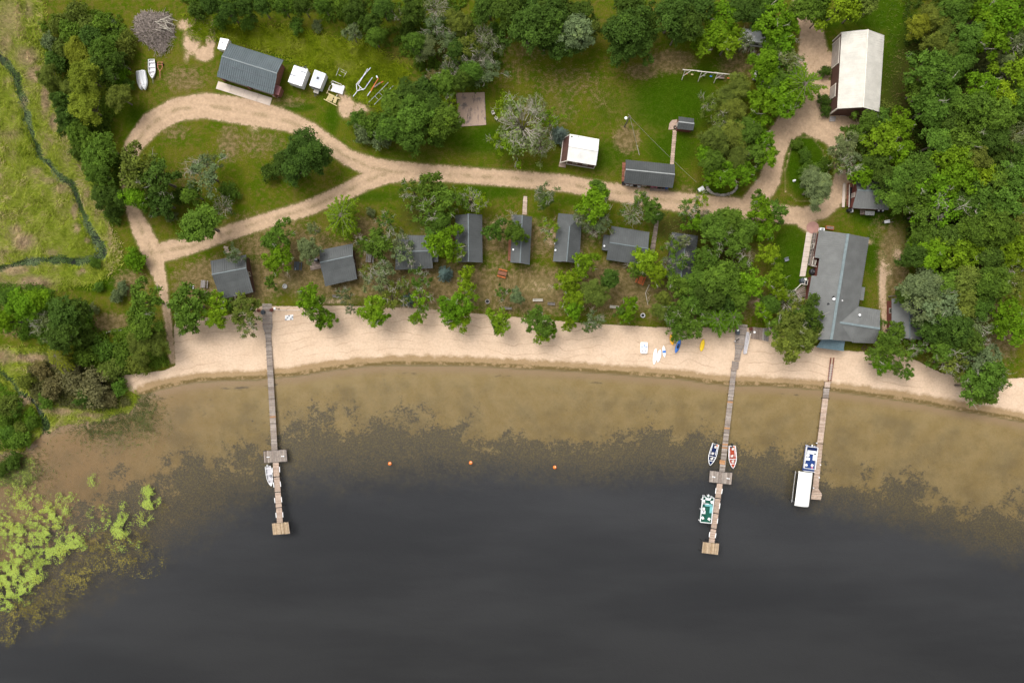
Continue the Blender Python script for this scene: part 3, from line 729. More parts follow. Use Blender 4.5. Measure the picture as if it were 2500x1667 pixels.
# white shed
ws, wP = house('white_roofed_shed', 'square shed with a bright white roof and brown walls in the lawn', [(1391,327),(1463,340),(1455,404),(1384,392)], 3.4, G(3.3, 4.3), 'h', 'roof_white', 'wall_brown', 'shed', over=.2, cap='roof_white', rib=.5,
   openings=[('d', .6, .95, 2.0, .05, 'door'), ('c', .3, .9, .8, 1.2, 'window'), ('c', .65, .9, .8, 1.2, 'window')])
off = ws.location
for (u0, s0), (u1, s1) in (((0,0),(1,0)), ((1,0),(1,1)), ((1,1),(0,1)), ((0,1),(0,0))):
    MB().bar(wP(.02+.96*u0, .02+.96*s0, .12), wP(.02+.96*u1, .02+.96*s1, .12), .1, .24).build('sill_board', M['trim'], ws, off)
for u0, s0 in ((.02,.02),(.02,.98),(.98,.98)): MB().box(tuple(wP(u0, s0, 1.6)), (.16,.16,3.1)).build('corner_board', M['trim'], ws, off)
lw = [at(1375,338,1.5), at(1368,397,1.5), at(1385,393,2.9), at(1392,329,2.9)]
MB().slab(lw, .08).build('side_roof', M['wall_brown'], ws, off)
for a_, b_ in ((lw[0], lw[1]), (lw[1], lw[2]), (lw[0], lw[3])): MB().bar(a_ + Vector((0,0,.04)), b_ + Vector((0,0,.04)), .16, .12).build('rake_board', M['trim'], ws, off)
for q_ in (lw[0], lw[1]): MB().box((q_.x + .12, q_.y, .72), (.14,.14,1.45)).build('side_post', M['trim'], ws, off)
p_ = at(1373,403); stp = tag(MB().box((0,0,.1), (1.5,1.0,.2), -.15).build('doorstep', M['paver']), 'pale doorstep slab at the white roofed shed', 'step'); stp.location = (p_.x, p_.y, 0)
vent(ws, 1396, 334, 3.5, 'black', .1, .3); vent(ws, 1413, 334, 3.5, 'black', .06, .3)

# small dark shed with paved pad
ds_, _ = house('pump_shed', 'small charcoal roofed shed at the end of the paver path', [(1657,285),(1694,290),(1692,319),(1653,315)], 2.1, G(2.1, 2.7), 'h', 'roof_dark', 'wall_red', 'shed', over=.2, cap='cap_pale', openings=[('d', .5, .8, 1.9, .05, 'door')])
pd = [at(1634,302), at(1640,294), at(1653,292), at(1651,316), at(1632,317)]
tag(MB().prism(pd, -.1, .06).build('paved_pad', M['paver']), 'pinkish paved pad beside the small charcoal shed', 'pad')
pa = thing('paver_path', 'narrow pale paver path from the charcoal shed to the long cabin', 'path', at(1644, 360)); 
for k in range(15):
    y0 = 318 + k * 5.6; p_ = at(1646 - (y0 - 318) * .085 + 1.2, y0 + 2.6); o = MB().prism([(-.42,-.23),(.42,-.23),(.42,.23),(-.42,.23)], -.06, .05).build('paver', M['paver'], pa)
    o.location = p_ - pa.location; o.rotation_euler = (0, 0, .09 + R.uniform(-.05, .05))
ty = thing('old_tire', 'black tire lying on the paved pad of the charcoal shed', 'tire', at(1648, 312)); b = MB()
b.tube([(.3*math.cos(a_*math.pi/8), .3*math.sin(a_*math.pi/8), .18) for a_ in range(17)], .11, 6); b.build('tread', M['rubber'], ty)

# long cabin with porch by the gravel road
lc, lP = house('long_cabin', 'long charcoal roofed cabin with side porch beside the gravel road', [(1528,390),(1647,402),(1642,459),(1523,447)], 2.6, G(2.5, 3.6, .47), 'h', 'roof_dark', 'wall_red', 'cabin', cap='cap_pale', openings=[('c', .2, 1.2, 1, 1.1, 'window'), ('c', .45, .9, 2, .05, 'door'), ('c', .75, 1.2, 1, 1.1, 'window'), ('d', .5, .9, 2, .05, 'door')])
off = lc.location
a_ = [at(1519,397), at(1530,396), at(1527,452), at(1517,453)]
deck_planks(lc, a_[0], a_[1], a_[3], a_[2], .2, .3, 'wood_red', name='porch_board')
stp = thing('porch_step', 'low wooden step below the long cabin holding potted flowers', 'step', at(1610,462))
deck_planks(stp, at(1586,457), at(1586,466), at(1632,462), at(1632,468.5), .22, .9, 'wood_deck', name='board')
cols = ['pink', 'pink', 'black', 'charcoal', 'kayak_b']
words_ = ['leftmost pink flower pot on the step below the long cabin', 'second pink flower pot on the step below the long cabin', 'black planter in the middle of the step below the long cabin', 'grey planter on the step below the long cabin', 'blue flower pot at the right end of the long cabin step']
for k in range(5):
    p_ = at(1591 + k * 8.6, 457.5 + k * 1.0); z0 = .26
    g = thing('flower_pot', words_[k], 'flower pot', (p_.x, p_.y, z0), group='pots below the long cabin')
    MB().lathe((0,0,0), [(.2, 0), (.28, .35), (.3, .36), (.25, .33)], 10).build('pot', M['charcoal'], g)
    b = MB()
    for j in range(22):
        a2 = R.uniform(0, 6.28); r2_ = R.uniform(0, .33); b.box((r2_*math.cos(a2), r2_*math.sin(a2), .4 + R.uniform(0, .25)), (.12,.12,.1), a2)
    b.build('flowers', M[cols[k]], g, kind='stuff')

def chair(name, label, px, py, rz, mat, z=0.0, group=None, s=1.0):
    p_ = at(px, py, z); c = thing(name, label, 'chair', (p_.x, p_.y, z), rz, group)
    MB().box((0,0,.42), (.6*s,.58*s,.07)).build('seat', M[mat], c)
    MB().box((0,.30*s,.75), (.6*s,.07,.62)).build('backrest', M[mat], c)
    for x in (-.27, .27):
        for y in (-.25, .25): MB().box((x*s, y*s, .195), (.06,.06,.385)).build('leg', M[mat], c)
        MB().box((x*1.1*s, 0, .64), (.07,.55*s,.05)).build('armrest', M[mat], c)
    return c
ordn = ['leftmost', 'second', 'third', 'fourth', 'fifth']
for k in range(5): chair('porch_chair', ordn[k] + ' chair of the row under the front eave of the long cabin', 1521 + k * 9.5, 449.5 + k * 1.6, .1, 'offwhite' if k in (1, 2, 4) else 'black', group='chairs along the long cabin')

# big barn
bn, bP = house('barn', 'large barn with a pale weathered steel roof and brown walls', [(2055,79),(2159,87),(2147,274),(2044,266)], 4.2, [(0, 4.2), (.5, 6.2), (1, 4.2)], 'v', 'roof_cream', 'wall_brown', 'barn', over=.12, cap='cap_cream', rib=.5)
off = bn.location   # ridge runs bottom -> top, A side is the left wall
al = (bP(1,0,0) - bP(0,0,0)).normalized(); ou = (bP(0,0,0) - bP(0,1,0)).normalized()
def barn_panel(u0, u1, h, name, mat, tr=True):
    a, b = bP(u0, .012, 0) + ou * .05, bP(u1, .012, 0) + ou * .05; c = (a + b) / 2; w = (b - a).length
    o = MB().box((c.x, c.y, h/2), (w, .07, h), math.atan2(al.y, al.x)).build(name, M[mat], bn, off)
    f_ = MB()
    for q_ in (a, b): f_.box((q_.x + ou.x*.03, q_.y + ou.y*.03, h/2), (.2, .12, h), math.atan2(al.y, al.x))
    f_.box((c.x + ou.x*.03, c.y + ou.y*.03, h + .1), (w + .3, .12, .2), math.atan2(al.y, al.x))
    f_.build('door_frame', M['trim'], o, off); return o
barn_panel(.62, .95, 3.3, 'sliding_door', 'door'); barn_panel(.20, .36, 2.6, 'garage_door', 'door')
for u in (.005, .995):
    p_ = bP(u, .012, 0) + ou * .03; MB().box((p_.x, p_.y, 2.05), (.25,.25,4.1), math.atan2(al.y, al.x)).build('corner_board', M['trim'], bn, off)
for k in range(3): MB().box((bP(0,.06,0).x + .3, bP(0,.06,0).y - .55 - k*.32, .45 - k*.15), (1.3,.34,.12)).build('stair_tread', M['wood_grey'], bn, off)
ldr = thing('ladder', 'pale ladder lying along the bottom wall of the barn', 'ladder', at(2080, 281))
for dy in (-.18, .18): MB().bar((-2.6, dy, .1), (2.6, dy - .2, .1), .07, .08).build('rail', M['trim'], ldr)
for k in range(13): MB().bar((-2.45 + k*.41, -.18 - k*.015, .1), (-2.45 + k*.41, .18 - k*.015, .1), .05, .05).build('rung', M['trim'], ldr)

# small cabin on the right with a deck
sc_, sP = house('small_cabin', 'small grey roofed cabin with a wide dark deck at the wood edge', [(2089,440),(2166,444),(2168,513),(2081,508)], 2.6, G(2.6, 3.8, .4), 'h', 'roof_lodge', 'wall_red', 'cabin', cap='cap_lodge', openings=[('d', .5, .9, 2, .3, 'door'), ('c', .3, 1, 1, 1.1, 'window')])
dk = thing('cabin_deck', 'dark wooden deck with pale front board at the small cabin', 'deck', at(2074, 478))
a_ = [at(2066,448), at(2090,448), at(2084,505), at(2063,505)]
deck_planks(dk, a_[0], a_[1], a_[3], a_[2], .55, .4, 'wood_red')
for x0, x1, z_, mt in ((2060, 2057.5, .3, 'concrete'), (2073, 2071.5, 1.0, 'trim'), (2083, 2081, 1.1, 'trim')):
    MB().bar(at(x0 + 1, 450, z_), at(x1 + 1, 506, z_), .6 if mt == 'concrete' else .14, .12).build('front_step' if mt == 'concrete' else 'hand_rail', M[mt], dk, dk.location)
MB().prism([at(2074.5,458,.62), at(2081,458,.62), at(2079.5,502,.62), at(2073,502,.62)], .59, .66).build('mat', M['black'], dk, dk.location)
MB().prism([at(2059,447), at(2063,447), at(2061,505), at(2057,505)], 0, .2).build('walk', M['concrete'], dk, dk.location)
sp = thing('side_porch', 'little grey roofed porch below the small cabin', 'porch', at(2124, 520))
A_, B_, C_, D_ = at(2113,515,1.9), at(2136,516,1.9), at(2134,526,1.8), at(2111.5,525,1.8)
slope(sp, [D_, C_, B_, A_], M['roof_lodge'], 4, sp.location)
for p_ in (C_, D_): MB().box((p_.x, p_.y + .2, .85), (.12,.12,1.7)).build('post', M['wall_brown'], sp, sp.location)
deck_planks(sp, at(2098,513), at(2098,524), at(2111,514), at(2111,525), .3, .3, 'wood_deck', name='step_board')
for k in range(2):
    p_ = at(2140 + 10*k, 517); g = thing('trash_bag_bin', ['left', 'right'][k] + ' black and white bin beside the small cabin porch', 'bin', p_)
    MB().lathe((0,0,0), [(.25,0),(.32,.7),(.34,.72),(.3,.8)], 12).build('body', M['black'], g); MB().lathe((.05,.1,.8), [(.2,0),(.16,.1),(.02,.13)], 10).build('lid', M['white'], g)
p_ = at(2070, 515); g = thing('grill', 'black covered grill beside the small cabin deck', 'grill', p_)
MB().box((0,0,.5), (.75,.6,1.0)).build('cover', M['black'], g); MB().box((.62,0,.35), (.45,.8,.7)).build('side_table', M['offwhite'], g)

# lodge
lo = thing('lodge', 'long grey steel roofed lodge with a side wing above the beach', 'lodge', at(2050, 700)); off = lo.location
def lx(y, a, b): return a[0] + (b[0] - a[0]) * (y - a[1]) / (b[1] - a[1])
We, Re, Ee = ((2000,562),(1953,842)), ((2070,571),(2029,829)), ((2122,581),(2082,834))
hE, hR = 2.9, 5.4
def W_(y): return at(lx(y, *We), y, hE)
def Rr(y): return at(lx(y, *Re), y, hR)
def E_(y): return at(lx(y, *Ee), y, hE)
cuts = [(562, 571, 629, 634), (629, 634, 673, 678), (673, 678, 829, 829)]
for k, (y0, r0, y1, r1_) in enumerate(cuts):
    w0, w1 = W_(y0), W_(y1)
    t0_, t1_ = Rr(r0), Rr(r1_)
    if k == 1: w0, w1 = lerp(w0, t0_, .17), lerp(w1, t1_, .19)
    slope(lo, [w0, w1, t1_, t0_], M['roof_lodge'], int((w1 - w0).length / .45), off)
slope(lo, [E_(834), E_(581), Rr(571), Rr(829)], M['roof_lodge'], 56, off)
MB().bar(Rr(571) + Vector((0,0,.05)), Rr(829) + Vector((0,0,.05)), .6, .08).build('ridge_cap', M['cap_lodge'], lo, off)
wr_, we_ = at(2050, 787, 4.72), at(2148, 802, 4.72)
def _e(x, y): return at(x, y, hE)
slope(lo, [_e(2149,757), _e(2096,748), wr_, we_], M['roof_lodge'], 12, off, 'wing_slope')
slope(lo, [_e(2081,836), _e(2136,838), we_, wr_], M['roof_lodge'], 12, off, 'wing_slope')
MB().bar(wr_ + Vector((0,0,.05)), we_ + Vector((0,0,.05)), .45, .08).build('ridge_cap', M['cap_lodge'], lo, off)
A_, B_, C_, D_ = at(2009,824,3.0), at(2063,831,3.0), at(2059,857,2.4), at(1993,848,2.4)
slope(lo, [D_, C_, B_, A_], M['roof_teal'], 14, off, 'porch_slope')
for p_ in (C_, D_, lerp(C_, D_, .5)): MB().box((p_.x, p_.y + .25, 1.1), (.15,.15,2.2)).build('porch_post', M['trim'], lo, off)
bm_ = MB()
def inset(p_, q_, f_): return lerp(p_, q_, f_)
ring = [inset(W_(566), E_(585), .05), inset(W_(629), Rr(634), .10), inset(W_(629), Rr(634), .27), inset(W_(673), Rr(678), .27), inset(W_(673), Rr(678), .10), inset(W_(826), E_(830), .05), inset(E_(830), W_(826), .05), inset(E_(585), W_(566), .05)]
bm_.prism(ring, -.02, 2.75); bm_.build('wall', M['wall_red'], lo, off)
MB().prism([_e(2096,752), _e(2145,760), _e(2133,834), _e(2084,832)], -.02, 2.75).build('wing_wall', M['wall_brown'], lo, off)
A_, B_, C_, D_ = at(2103,700,2.5), at(2112,702,2.5), at(2108,733,2.5), at(2099,732,2.5)
slope(lo, [C_, B_, A_, D_], M['roof_lodge'], 6, off, 'bay_slope'); MB().prism([lerp(p_, (A_+C_)/2, .1) for p_ in (D_, C_, B_, A_)], 0, 2.4).build('bay_wall', M['wall_brown'], lo, off)
vent(lo, 2035, 730, 5.2, 'white', .2, .4); vent(lo, 2034, 725, 5.2, 'black', .14, .4); vent(lo, 2022, 742, 4.6, 'black', .2, .3); vent(lo, 2055, 734, 4.7, 'offwhite', .12, .4); vent(lo, 2098, 769, 4.1, 'white', .17, .4)
for k, y in enumerate((600, 640, 690)):
    p0 = lerp(W_(y), Rr(y), .06 if k != 1 else .26); o_ = Vector((-.98, .17, 0)); opening(lo, Vector((p0.x, p0.y, 0)) + o_ * .6, Vector((.17, .98, 0)), o_, 1.0, 1.2 if k != 1 else 2.0, 1.0 if k != 1 else .2, 'window' if k != 1 else 'door')
sw = thing('sidewalk', 'pale concrete sidewalk along the left side of the lodge', 'sidewalk', at(1966, 620))
a_ = [at(1969,566), at(1984,568), at(1966,675), at(1952,675)]
for k in range(9):
    f0, f1 = k/9 + .002, (k+1)/9 - .002
    MB().prism([lerp(a_[0], a_[3], f0), lerp(a_[1], a_[2], f0), lerp(a_[1], a_[2], f1), lerp(a_[0], a_[3], f1)], -.1, .05).build('slab', M['concrete'], sw, sw.location)
rpd = tag(MB().lathe((0,0,-.08), [(1.35, 0), (1.35, .16), (.01, .161)], 24).build('round_pad', M['pinkpad']), 'round red concrete pad at the head of the lodge sidewalk', 'pad'); rpd.location = at(1984, 556)
rp = thing('ramp', 'wooden access ramp with rails along the lodge wall', 'ramp', at(1985, 610))
a_ = [at(1983,570), at(1997,572), at(1985,650), at(1971,648)]
deck_planks(rp, a_[0], a_[1], a_[3], a_[2], .35, .35, 'wood_grey')
for f_ in (.05, .35, .65):
    MB().bar(lerp(a_[0], a_[1], f_) + Vector((0,0,1.2)), lerp(a_[3], a_[2], f_) + Vector((0,0,1.2)), .13, .1).build('hand_rail', M['wood_deck'], rp, rp.location)
    for j in range(6):
        q_ = lerp(lerp(a_[0], a_[1], f_), lerp(a_[3], a_[2], f_), j/5); MB().box((q_.x, q_.y, .75), (.1,.1,.9)).build('rail_post', M['wood_deck'], rp, rp.location)
sd_ = thing('side_deck', 'small square railed deck in the notch of the lodge wall', 'deck', at(1987, 640))
a_ = [at(1981,629,.5), at(1992,631,.5), at(1989,652,.5), at(1977,650,.5)]
deck_planks(sd_, a_[0], a_[1], a_[3], a_[2], .55, .3, 'wood_deck')
for i in range(4):
    if i == 1: continue
    MB().bar(a_[i] + Vector((0,0,1)), a_[(i+1) % 4] + Vector((0,0,1)), .14, .1).build('hand_rail', M['trim'], sd_, sd_.location)
for nm, lab, x, y, sx, sy, mt in (('grill', 'black covered grill in the lodge wall notch', 1981, 664, 1.3, 1.5, 'black'), ('grill', 'dark covered grill at the lower end of the lodge sidewalk', 1955.5, 686, .95, 1.25, 'charcoal')):
    g = thing(nm, lab, 'grill', at(x, y)); b = MB(); b.lathe((0,0,0), [(.48,0),(.5,.8),(.44,1.0),(.25,1.1)], 12, sx, sy); b.build('cover', M[mt], g)
    MB().box((.1,0,1.12), (.3,.06,.05)).build('handle', M['steel'], g)
g = thing('cooler', 'pale grey cooler chest next to the dark grill', 'cooler', at(1963.5, 686)); MB().box((0,0,.3), (.55,1.1,.6)).build('body', M['grey'], g); MB().box((0,0,.64), (.58,1.14,.09)).build('lid', M['offwhite'], g)
fd = thing('front_deck', 'angled brown deck corner at the lower left of the lodge', 'deck', at(1953, 706))
deck_planks(fd, at(1940,710), at(1963,694), at(1946,728), at(1966,724), .4, .3, 'wood_deck')
MB().bar(at(1940,709,1.3), at(1956,693,1.3), .16, .12).build('hand_rail', M['trim'], fd, fd.location); MB().bar(at(1956,693,1.3), at(1966,694,1.3), .16, .12).build('hand_rail', M['trim'], fd, fd.location)
for q_ in (at(1940,709,.6), at(1956,693,.6), at(1966,694,.6)): MB().box((q_.x, q_.y, .65), (.14,.14,1.3)).build('rail_post', M['trim'], fd, fd.location)
g = thing('air_conditioner', 'white air conditioner box at the upper left corner of the lodge', 'air conditioner', at(2003, 562)); MB().box((0,0,.5), (.95,.7,1.0), -.1).build('case', M['white'], g); MB().lathe((0,0,1.0), [(.28,0),(.28,.05),(.05,.06)], 12).build('fan', M['grey'], g)
g = thing('planter_box', 'brown wooden planter box above the lodge', 'planter', at(2024, 557)); MB().box((0,0,.25), (1.7,.8,.5), -.12).build('box', M['wood_orange'], g); MB().box((0,0,.52), (1.5,.6,.06), -.12).build('soil', M['wood_deck'], g)

# right-hand cabin by the woods
rc, rP = house('beach_cabin', 'narrow grey roofed cabin under trees, right of the lodge', [(2177,729),(2250,733),(2250,829),(2177,824)], 2.6, G(2.6, 3.7), 'v', 'roof_lodge', 'wall_red', 'cabin', openings=win2[:4])
pt = thing('log_edging', 'low log edging below the narrow cabin right of the lodge', 'edging', at(2232, 834))
for k in range(3): MB().tube([at(2214 + k*4, 827 + k*12, .12), at(2236 + k*2, 829 + k*12, .12)], .12, 6).build('log', M['bark'], pt, pt.location)
LM += [('the garage', 610, 165), ('the white roofed shed', 1423, 362), ('the charcoal pump shed', 1675, 300), ('the long cabin', 1585, 425), ('the barn', 2100, 175), ('the small deck cabin', 2125, 480), ('the lodge', 2040, 690), ('the rightmost cabin', 2213, 778)]
LM += [(f'the {w} row cabin', x, y) for w, x, y in (('first', 568, 676), ('second', 826, 647), ('third', 1012, 616), ('fourth', 1145, 584), ('fifth', 1272, 585), ('sixth', 1386, 582), ('seventh', 1533, 600), ('last', 1665, 625))]
# ------------------------------------------------------------------ docks
ZD = .05
def dock_rail(root, L0, L1, z=ZD, w=.1, h=.22, nm='stringer', mat='frame_dark'):
    MB().bar(Vector((L0[0], L0[1], z - .12)), Vector((L1[0], L1[1], z - .12)), w, h).build(nm, M[mat], root, root.location)
def dock_posts(root, L0, R0, L1, R1, n, top=.5):
    for i in range(n + 1):
        for a, b in ((L0, L1), (R0, R1)):
            p_ = lerp(a, b, i / n); MB().tube([(p_.x, p_.y, -3.2 if p_.y < -10 else -.8), (p_.x, p_.y, top)], .04, 6).build('post', M['frame_dark'], root, root.location)
def section(root, l0, r0, l1, r1, step, mat, z=ZD, odd=None, posts=0, name='plank'):
    L0, R0, L1, R1 = [at(*p_, z) for p_ in (l0, r0, l1, r1)]
    deck_planks(root, L0, R0, L1, R1, z, step, mat, odd=odd, name=name)
    dock_rail(root, lerp(L0, R0, .1), lerp(L1, R1, .1), z); dock_rail(root, lerp(L0, R0, .9), lerp(L1, R1, .9), z)
    if posts: 
        o_ = (R0 - L0).normalized() * .09
        dock_posts(root, L0 - o_, R0 + o_, L1 - o_, R1 + o_, posts, z + .35)
    return L0, R0, L1, R1
def platform(root, tl, tr, br, bl, mat, step=.3, z=ZD):
    TL, TR, BR, BL = [at(*p_, z) for p_ in (tl, tr, br, bl)]
    deck_planks(root, TL, BL, TR, BR, z, step, mat)
    for a, b in ((TL, TR), (TR, BR), (BR, BL), (BL, TL)): dock_rail(root, a, b, z, .1, .3)
    for p_ in (TL, TR, BR, BL): MB().tube([(p_.x, p_.y, -3.4), (p_.x, p_.y, z + .12)], .05, 6).build('post', M['frame_dark'], root, root.location)
def bumpers(root, a, b, pairs):
    """white padded rub rails on both sides of a walkway"""
    for (x, y), (x2, y2) in pairs:
        MB().bar(at(x, y, ZD + .1), at(x2, y2, ZD + .1), .12, .16).build('rub_rail', M['white'], root, root.location)
def benches(root, spots):
    for x, y in spots:
        p_ = at(x, y, ZD); g = MB().box((p_.x, p_.y, ZD + .17), (.2,.2,.3)); g.build('cleat', M['white'], root, root.location)

d1 = thing('dock', 'leftmost long weathered dock with a T platform halfway and square end', 'dock', at(660, 1020))
section(d1, (640,741), (663,741), (640.5,757), (664,757), .30, 'dock')
section(d1, (640.5,757), (664,757), (641,798), (665.5,797), .36, 'dock')
section(d1, (641,798), (665.5,797), (647.5,816), (662,815), .30, 'dock')
section(d1, (647.5,816), (661.8,815), (663,1100), (677.5,1099), .36, 'dock', odd=(.02, 'plank_orange'), posts=9)
platform(d1, (643,1101), (699,1097), (701.5,1126), (645,1130), 'dock', .27)
for l0, r0, l1, r1 in (((666,1129),(680.5,1128),(668,1163),(682,1162)), ((668.5,1165),(682.5,1164),(671,1200),(685,1199)), ((671.3,1202),(685.5,1201),(673.5,1238),(688,1237)), ((674,1240),(688.3,1239),(676,1276),(690.5,1275))):
    section(d1, l0, r0, l1, r1, .25, 'dock_new', posts=1)
platform(d1, (663.5,1277), (704,1273.5), (708,1302), (666.5,1305.5), 'dock_end', .25)
bumpers(d1, 0, 0, [((664.5,1141),(665.5,1153)), ((682.5,1139),(683,1152)), ((667.5,1177),(669,1189)), ((684,1175),(685.5,1187)), ((670,1215),(671.5,1227)), ((687,1213),(688,1225)), ((673.5,1251),(674.5,1263)), ((690,1250),(691,1262))])
benches(d1, [(653.5,1115),(657.5,1115),(689,1113),(693,1113)])

d2 = thing('dock', 'middle long dock with fishing boats at its sides and a gangway ashore', 'dock', at(1775, 1050))
section(d2, (1796,789), (1825,793), (1793.5,838), (1819,841), .36, 'dock')
section(d2, (1793.5,839), (1819,842), (1795,858), (1809.5,860), .30, 'dock')
section(d2, (1795,858), (1809.5,860), (1792.5,880), (1806,881), .36, 'dock')
section(d2, (1787.5,881), (1804,883), (1786,898), (1802.5,900), .36, 'dock')
section(d2, (1785.5,899), (1798.5,900), (1756,1150), (1769.5,1151), .36, 'dock', odd=(.045, 'plank_orange'), posts=8)
section(d2, (1757.5,1122), (1770.5,1124), (1756.5,1132), (1769.8,1134), .3, 'plank_orange', z=ZD+.008)
platform(d2, (1733,1148.5), (1788,1154), (1785,1182.5), (1731,1176), 'dock', .27)
for l0, r0, l1, r1 in (((1750.5,1179.5),(1764.5,1181),(1746,1214),(1759.5,1216)), ((1745.5,1216),(1759,1218),(1740.8,1251),(1754.3,1253)), ((1740.3,1253),(1754,1255),(1735.7,1288),(1749,1290)), ((1735.3,1290),(1748.5,1292),(1730.3,1323),(1744,1325))):
    section(d2, l0, r0, l1, r1, .25, 'dock_new', posts=1)
platform(d2, (1716,1322), (1756,1326), (1753,1354), (1713,1349), 'dock_end', .25)
bumpers(d2, 0, 0, [((1748,1191),(1746.5,1204)), ((1763.5,1193),(1761.5,1205)), ((1757.8,1228),(1756,1241)), ((1752.5,1265),(1750.8,1277)), ((1732.7,1298),(1731.3,1310)), ((1748,1301),(1746,1312))])
benches(d2, [(1740,1163),(1744,1164),(1775,1167),(1779,1167.5)])

d3 = thing('dock', 'rightmost dock with pale planks and a flared end', 'dock', at(2005, 1075))
section(d3, (2014,932), (2027.5,933), (2012,945), (2025.5,946), .36, 'dock_new', posts=1)
section(d3, (2011,947), (2025,948), (2008.5,971), (2022.5,972), .36, 'dock', posts=1)
section(d3, (2008,972.5), (2022,973.5), (1995,1081), (2009,1082), .33, 'dock_new', posts=3)
section(d3, (1994.6,1083), (2008.8,1084), (1984,1192), (1998,1193), .33, 'dock_new', posts=3)
section(d3, (1984,1193), (1998,1193), (1981,1205), (2007,1206), .30, 'dock_new')
section(d3, (1981,1205.5), (2007,1206.5), (1979.5,1218), (2003.5,1220), .30, 'dock_new', posts=1)
benches(d3, [(1993,1081),(2002,1134),(1999,1165),(1985,1190)])
rl = thing('boat_rails', 'pair of red brown rails and ladder leading down to the right dock', 'rails', at(2027, 900))
for a, b in (((2028.5,873),(2022,930)), ((2036,873),(2028.5,930))): MB().bar(at(*a, .12), at(*b, .02), .22, .16).build('rail', M['wood_red'], rl, rl.location)
for k in range(9):
    f_ = k / 8; MB().bar(at(2028.5-6.5*(.3+.6*f_), 873+57*(.3+.6*f_), .16), at(2036-7.5*(.3+.6*f_), 873+57*(.3+.6*f_), .16), .09, .07).build('rung', M['offwhite'], rl, rl.location)

# things where the docks come ashore
gw = thing('gangway', 'bright aluminium gangway leaning beside the head of the middle dock', 'gangway', at(1821, 838))
for dx in (0, 5): MB().bar(at(1823+dx,812,.7), at(1815.5+dx,862,.3), .1, .45).build('side_rail', M['alu'], gw, gw.location)
for k in range(11):
    f_ = k / 10; a, b = at(1823-7.5*f_, 812+50*f_, .55-.35*f_), at(1828-7.5*f_, 812+50*f_, .55-.35*f_); MB().bar(a, b, .35, .05).build('tread', M['alu'], gw, gw.location)
hr = thing('hand_rail', 'pale slanting hand rail to the right of the aluminium gangway', 'rail', at(1830, 838)); MB().bar(at(1832,814,1.0), at(1822,862,.8), .1, .1).build('rail', M['offwhite'], hr, hr.location)
for x, y in ((1832,814),(1827,838),(1822,862)): q_ = at(x, y, .5); MB().box((q_.x, q_.y, .42), (.08,.08,.9)).build('post', M['offwhite'], hr, hr.location)
bd = thing('boardwalk', 'grey board platform on the sand right of the middle dock head', 'deck', at(1855, 815))
deck_planks(bd, at(1835,798), at(1833,826), at(1862,801), at(1860,830), .12, .35, 'wood_deck'); deck_planks(bd, at(1862,801), at(1860,830), at(1877,803), at(1876,834), .12, .35, 'wood_grey')
def bin_(label, x, y, mat, white=False):
    z = ZD + .025; p_ = at(x, y, 1.0); g = thing('trash_bin', label, 'trash bin', (p_.x, p_.y, z))
    MB().lathe((0,0,0), [(.33,0),(.4,.9),(.42,.92)], 14, .95, 1.3).build('body', M[mat], g); MB().lathe((0,0,.92), [(.45,0),(.42,.1),(.2,.15)], 14, .95, 1.3).build('lid', M[mat], g)
bin_('dark grey trash bin on the left edge of the left dock head', 641, 762, 'charcoal'); bin_('dark trash bin on the head of the middle dock', 1802, 811, 'charcoal')
def lamp(label, x, y):
    p_ = at(x, y, 2.6); g = thing('globe_lamp', label, 'lamp', (p_.x, p_.y, 0))
    MB().tube([(0,0,0),(0,0,2.45)], .06, 8).build('post', M['black'], g); MB().lathe((0,0,2.4), [(.05,0),(.2,.08),(.26,.24),(.2,.4),(.03,.48)], 14).build('globe', M['white'], g, smooth=True)
    MB().lathe((0,0,0), [(.16,0),(.1,.15),(.05,.2)], 10).build('foot', M['black'], g)
lamp('white globe lamp post right of the left dock head', 671, 753); lamp('white globe lamp post right of the middle dock head', 1842, 811); lamp('white globe lamp post standing by the bin of the middle dock', 1801.5, 806)
def planter(label, x, y, mat='wood_red'):
    g = thing('planter', label, 'planter', at(x, y)); MB().lathe((0,0,0), [(.28,0),(.38,.5),(.4,.52),(.33,.5)], 12).build('pot', M[mat], g)
    b = MB()
    for j in range(26): a2 = R.uniform(0,6.28); r2_ = R.uniform(0,.42); b.box((r2_*math.cos(a2), r2_*math.sin(a2), .55+R.uniform(0,.3)), (.14,.12,.08), a2)
    b.build('flowers', M['wall_red'], g, kind='stuff')
planter('dark planter left of the left dock head', 634, 758); planter('dark planter right of the left dock head', 665, 757); planter('dark planter left of the middle dock head', 1791, 800); planter('dark planter right of the middle dock head', 1831, 803)
g = thing('shore_cable', 'thin rope strung along the top of the sand from the left dock', 'rope', at(690,757)); MB().tube([at(668,757,.4), at(700,757.5,.35), at(735,757,.4)], .03, 5).build('rope', M['offwhite'], g, g.location)
for x in (668, 700, 735): q_ = at(x, 757); MB().box((q_.x, q_.y, .2), (.08,.08,.45)).build('stake', M['wood_grey'], g, g.location)
g = thing('life_ring_post', 'small white post with dark gear at the left edge of the middle dock head', 'post', at(1792, 833)); MB().box((0,0,.45), (.14,.14,.9)).build('post', M['white'], g); MB().bar((0,0,.85), (.9,.55,.7), .16, .1).build('paddle', M['black'], g)
pp = thing('paver_patch', 'grey and white paver patch on the sand right of the left dock', 'pavers', at(706, 776))
for i in range(5):
    for j in range(3):
        o = MB().box((0,0,.02), (.34,.36,.07), .1).build('paver', M['offwhite'] if (i*2+j) % 3 else M['grey'], pp); o.location = Vector((-.72+i*.36, -.38+j*.38+i*.04, R.uniform(-.005,.01)))

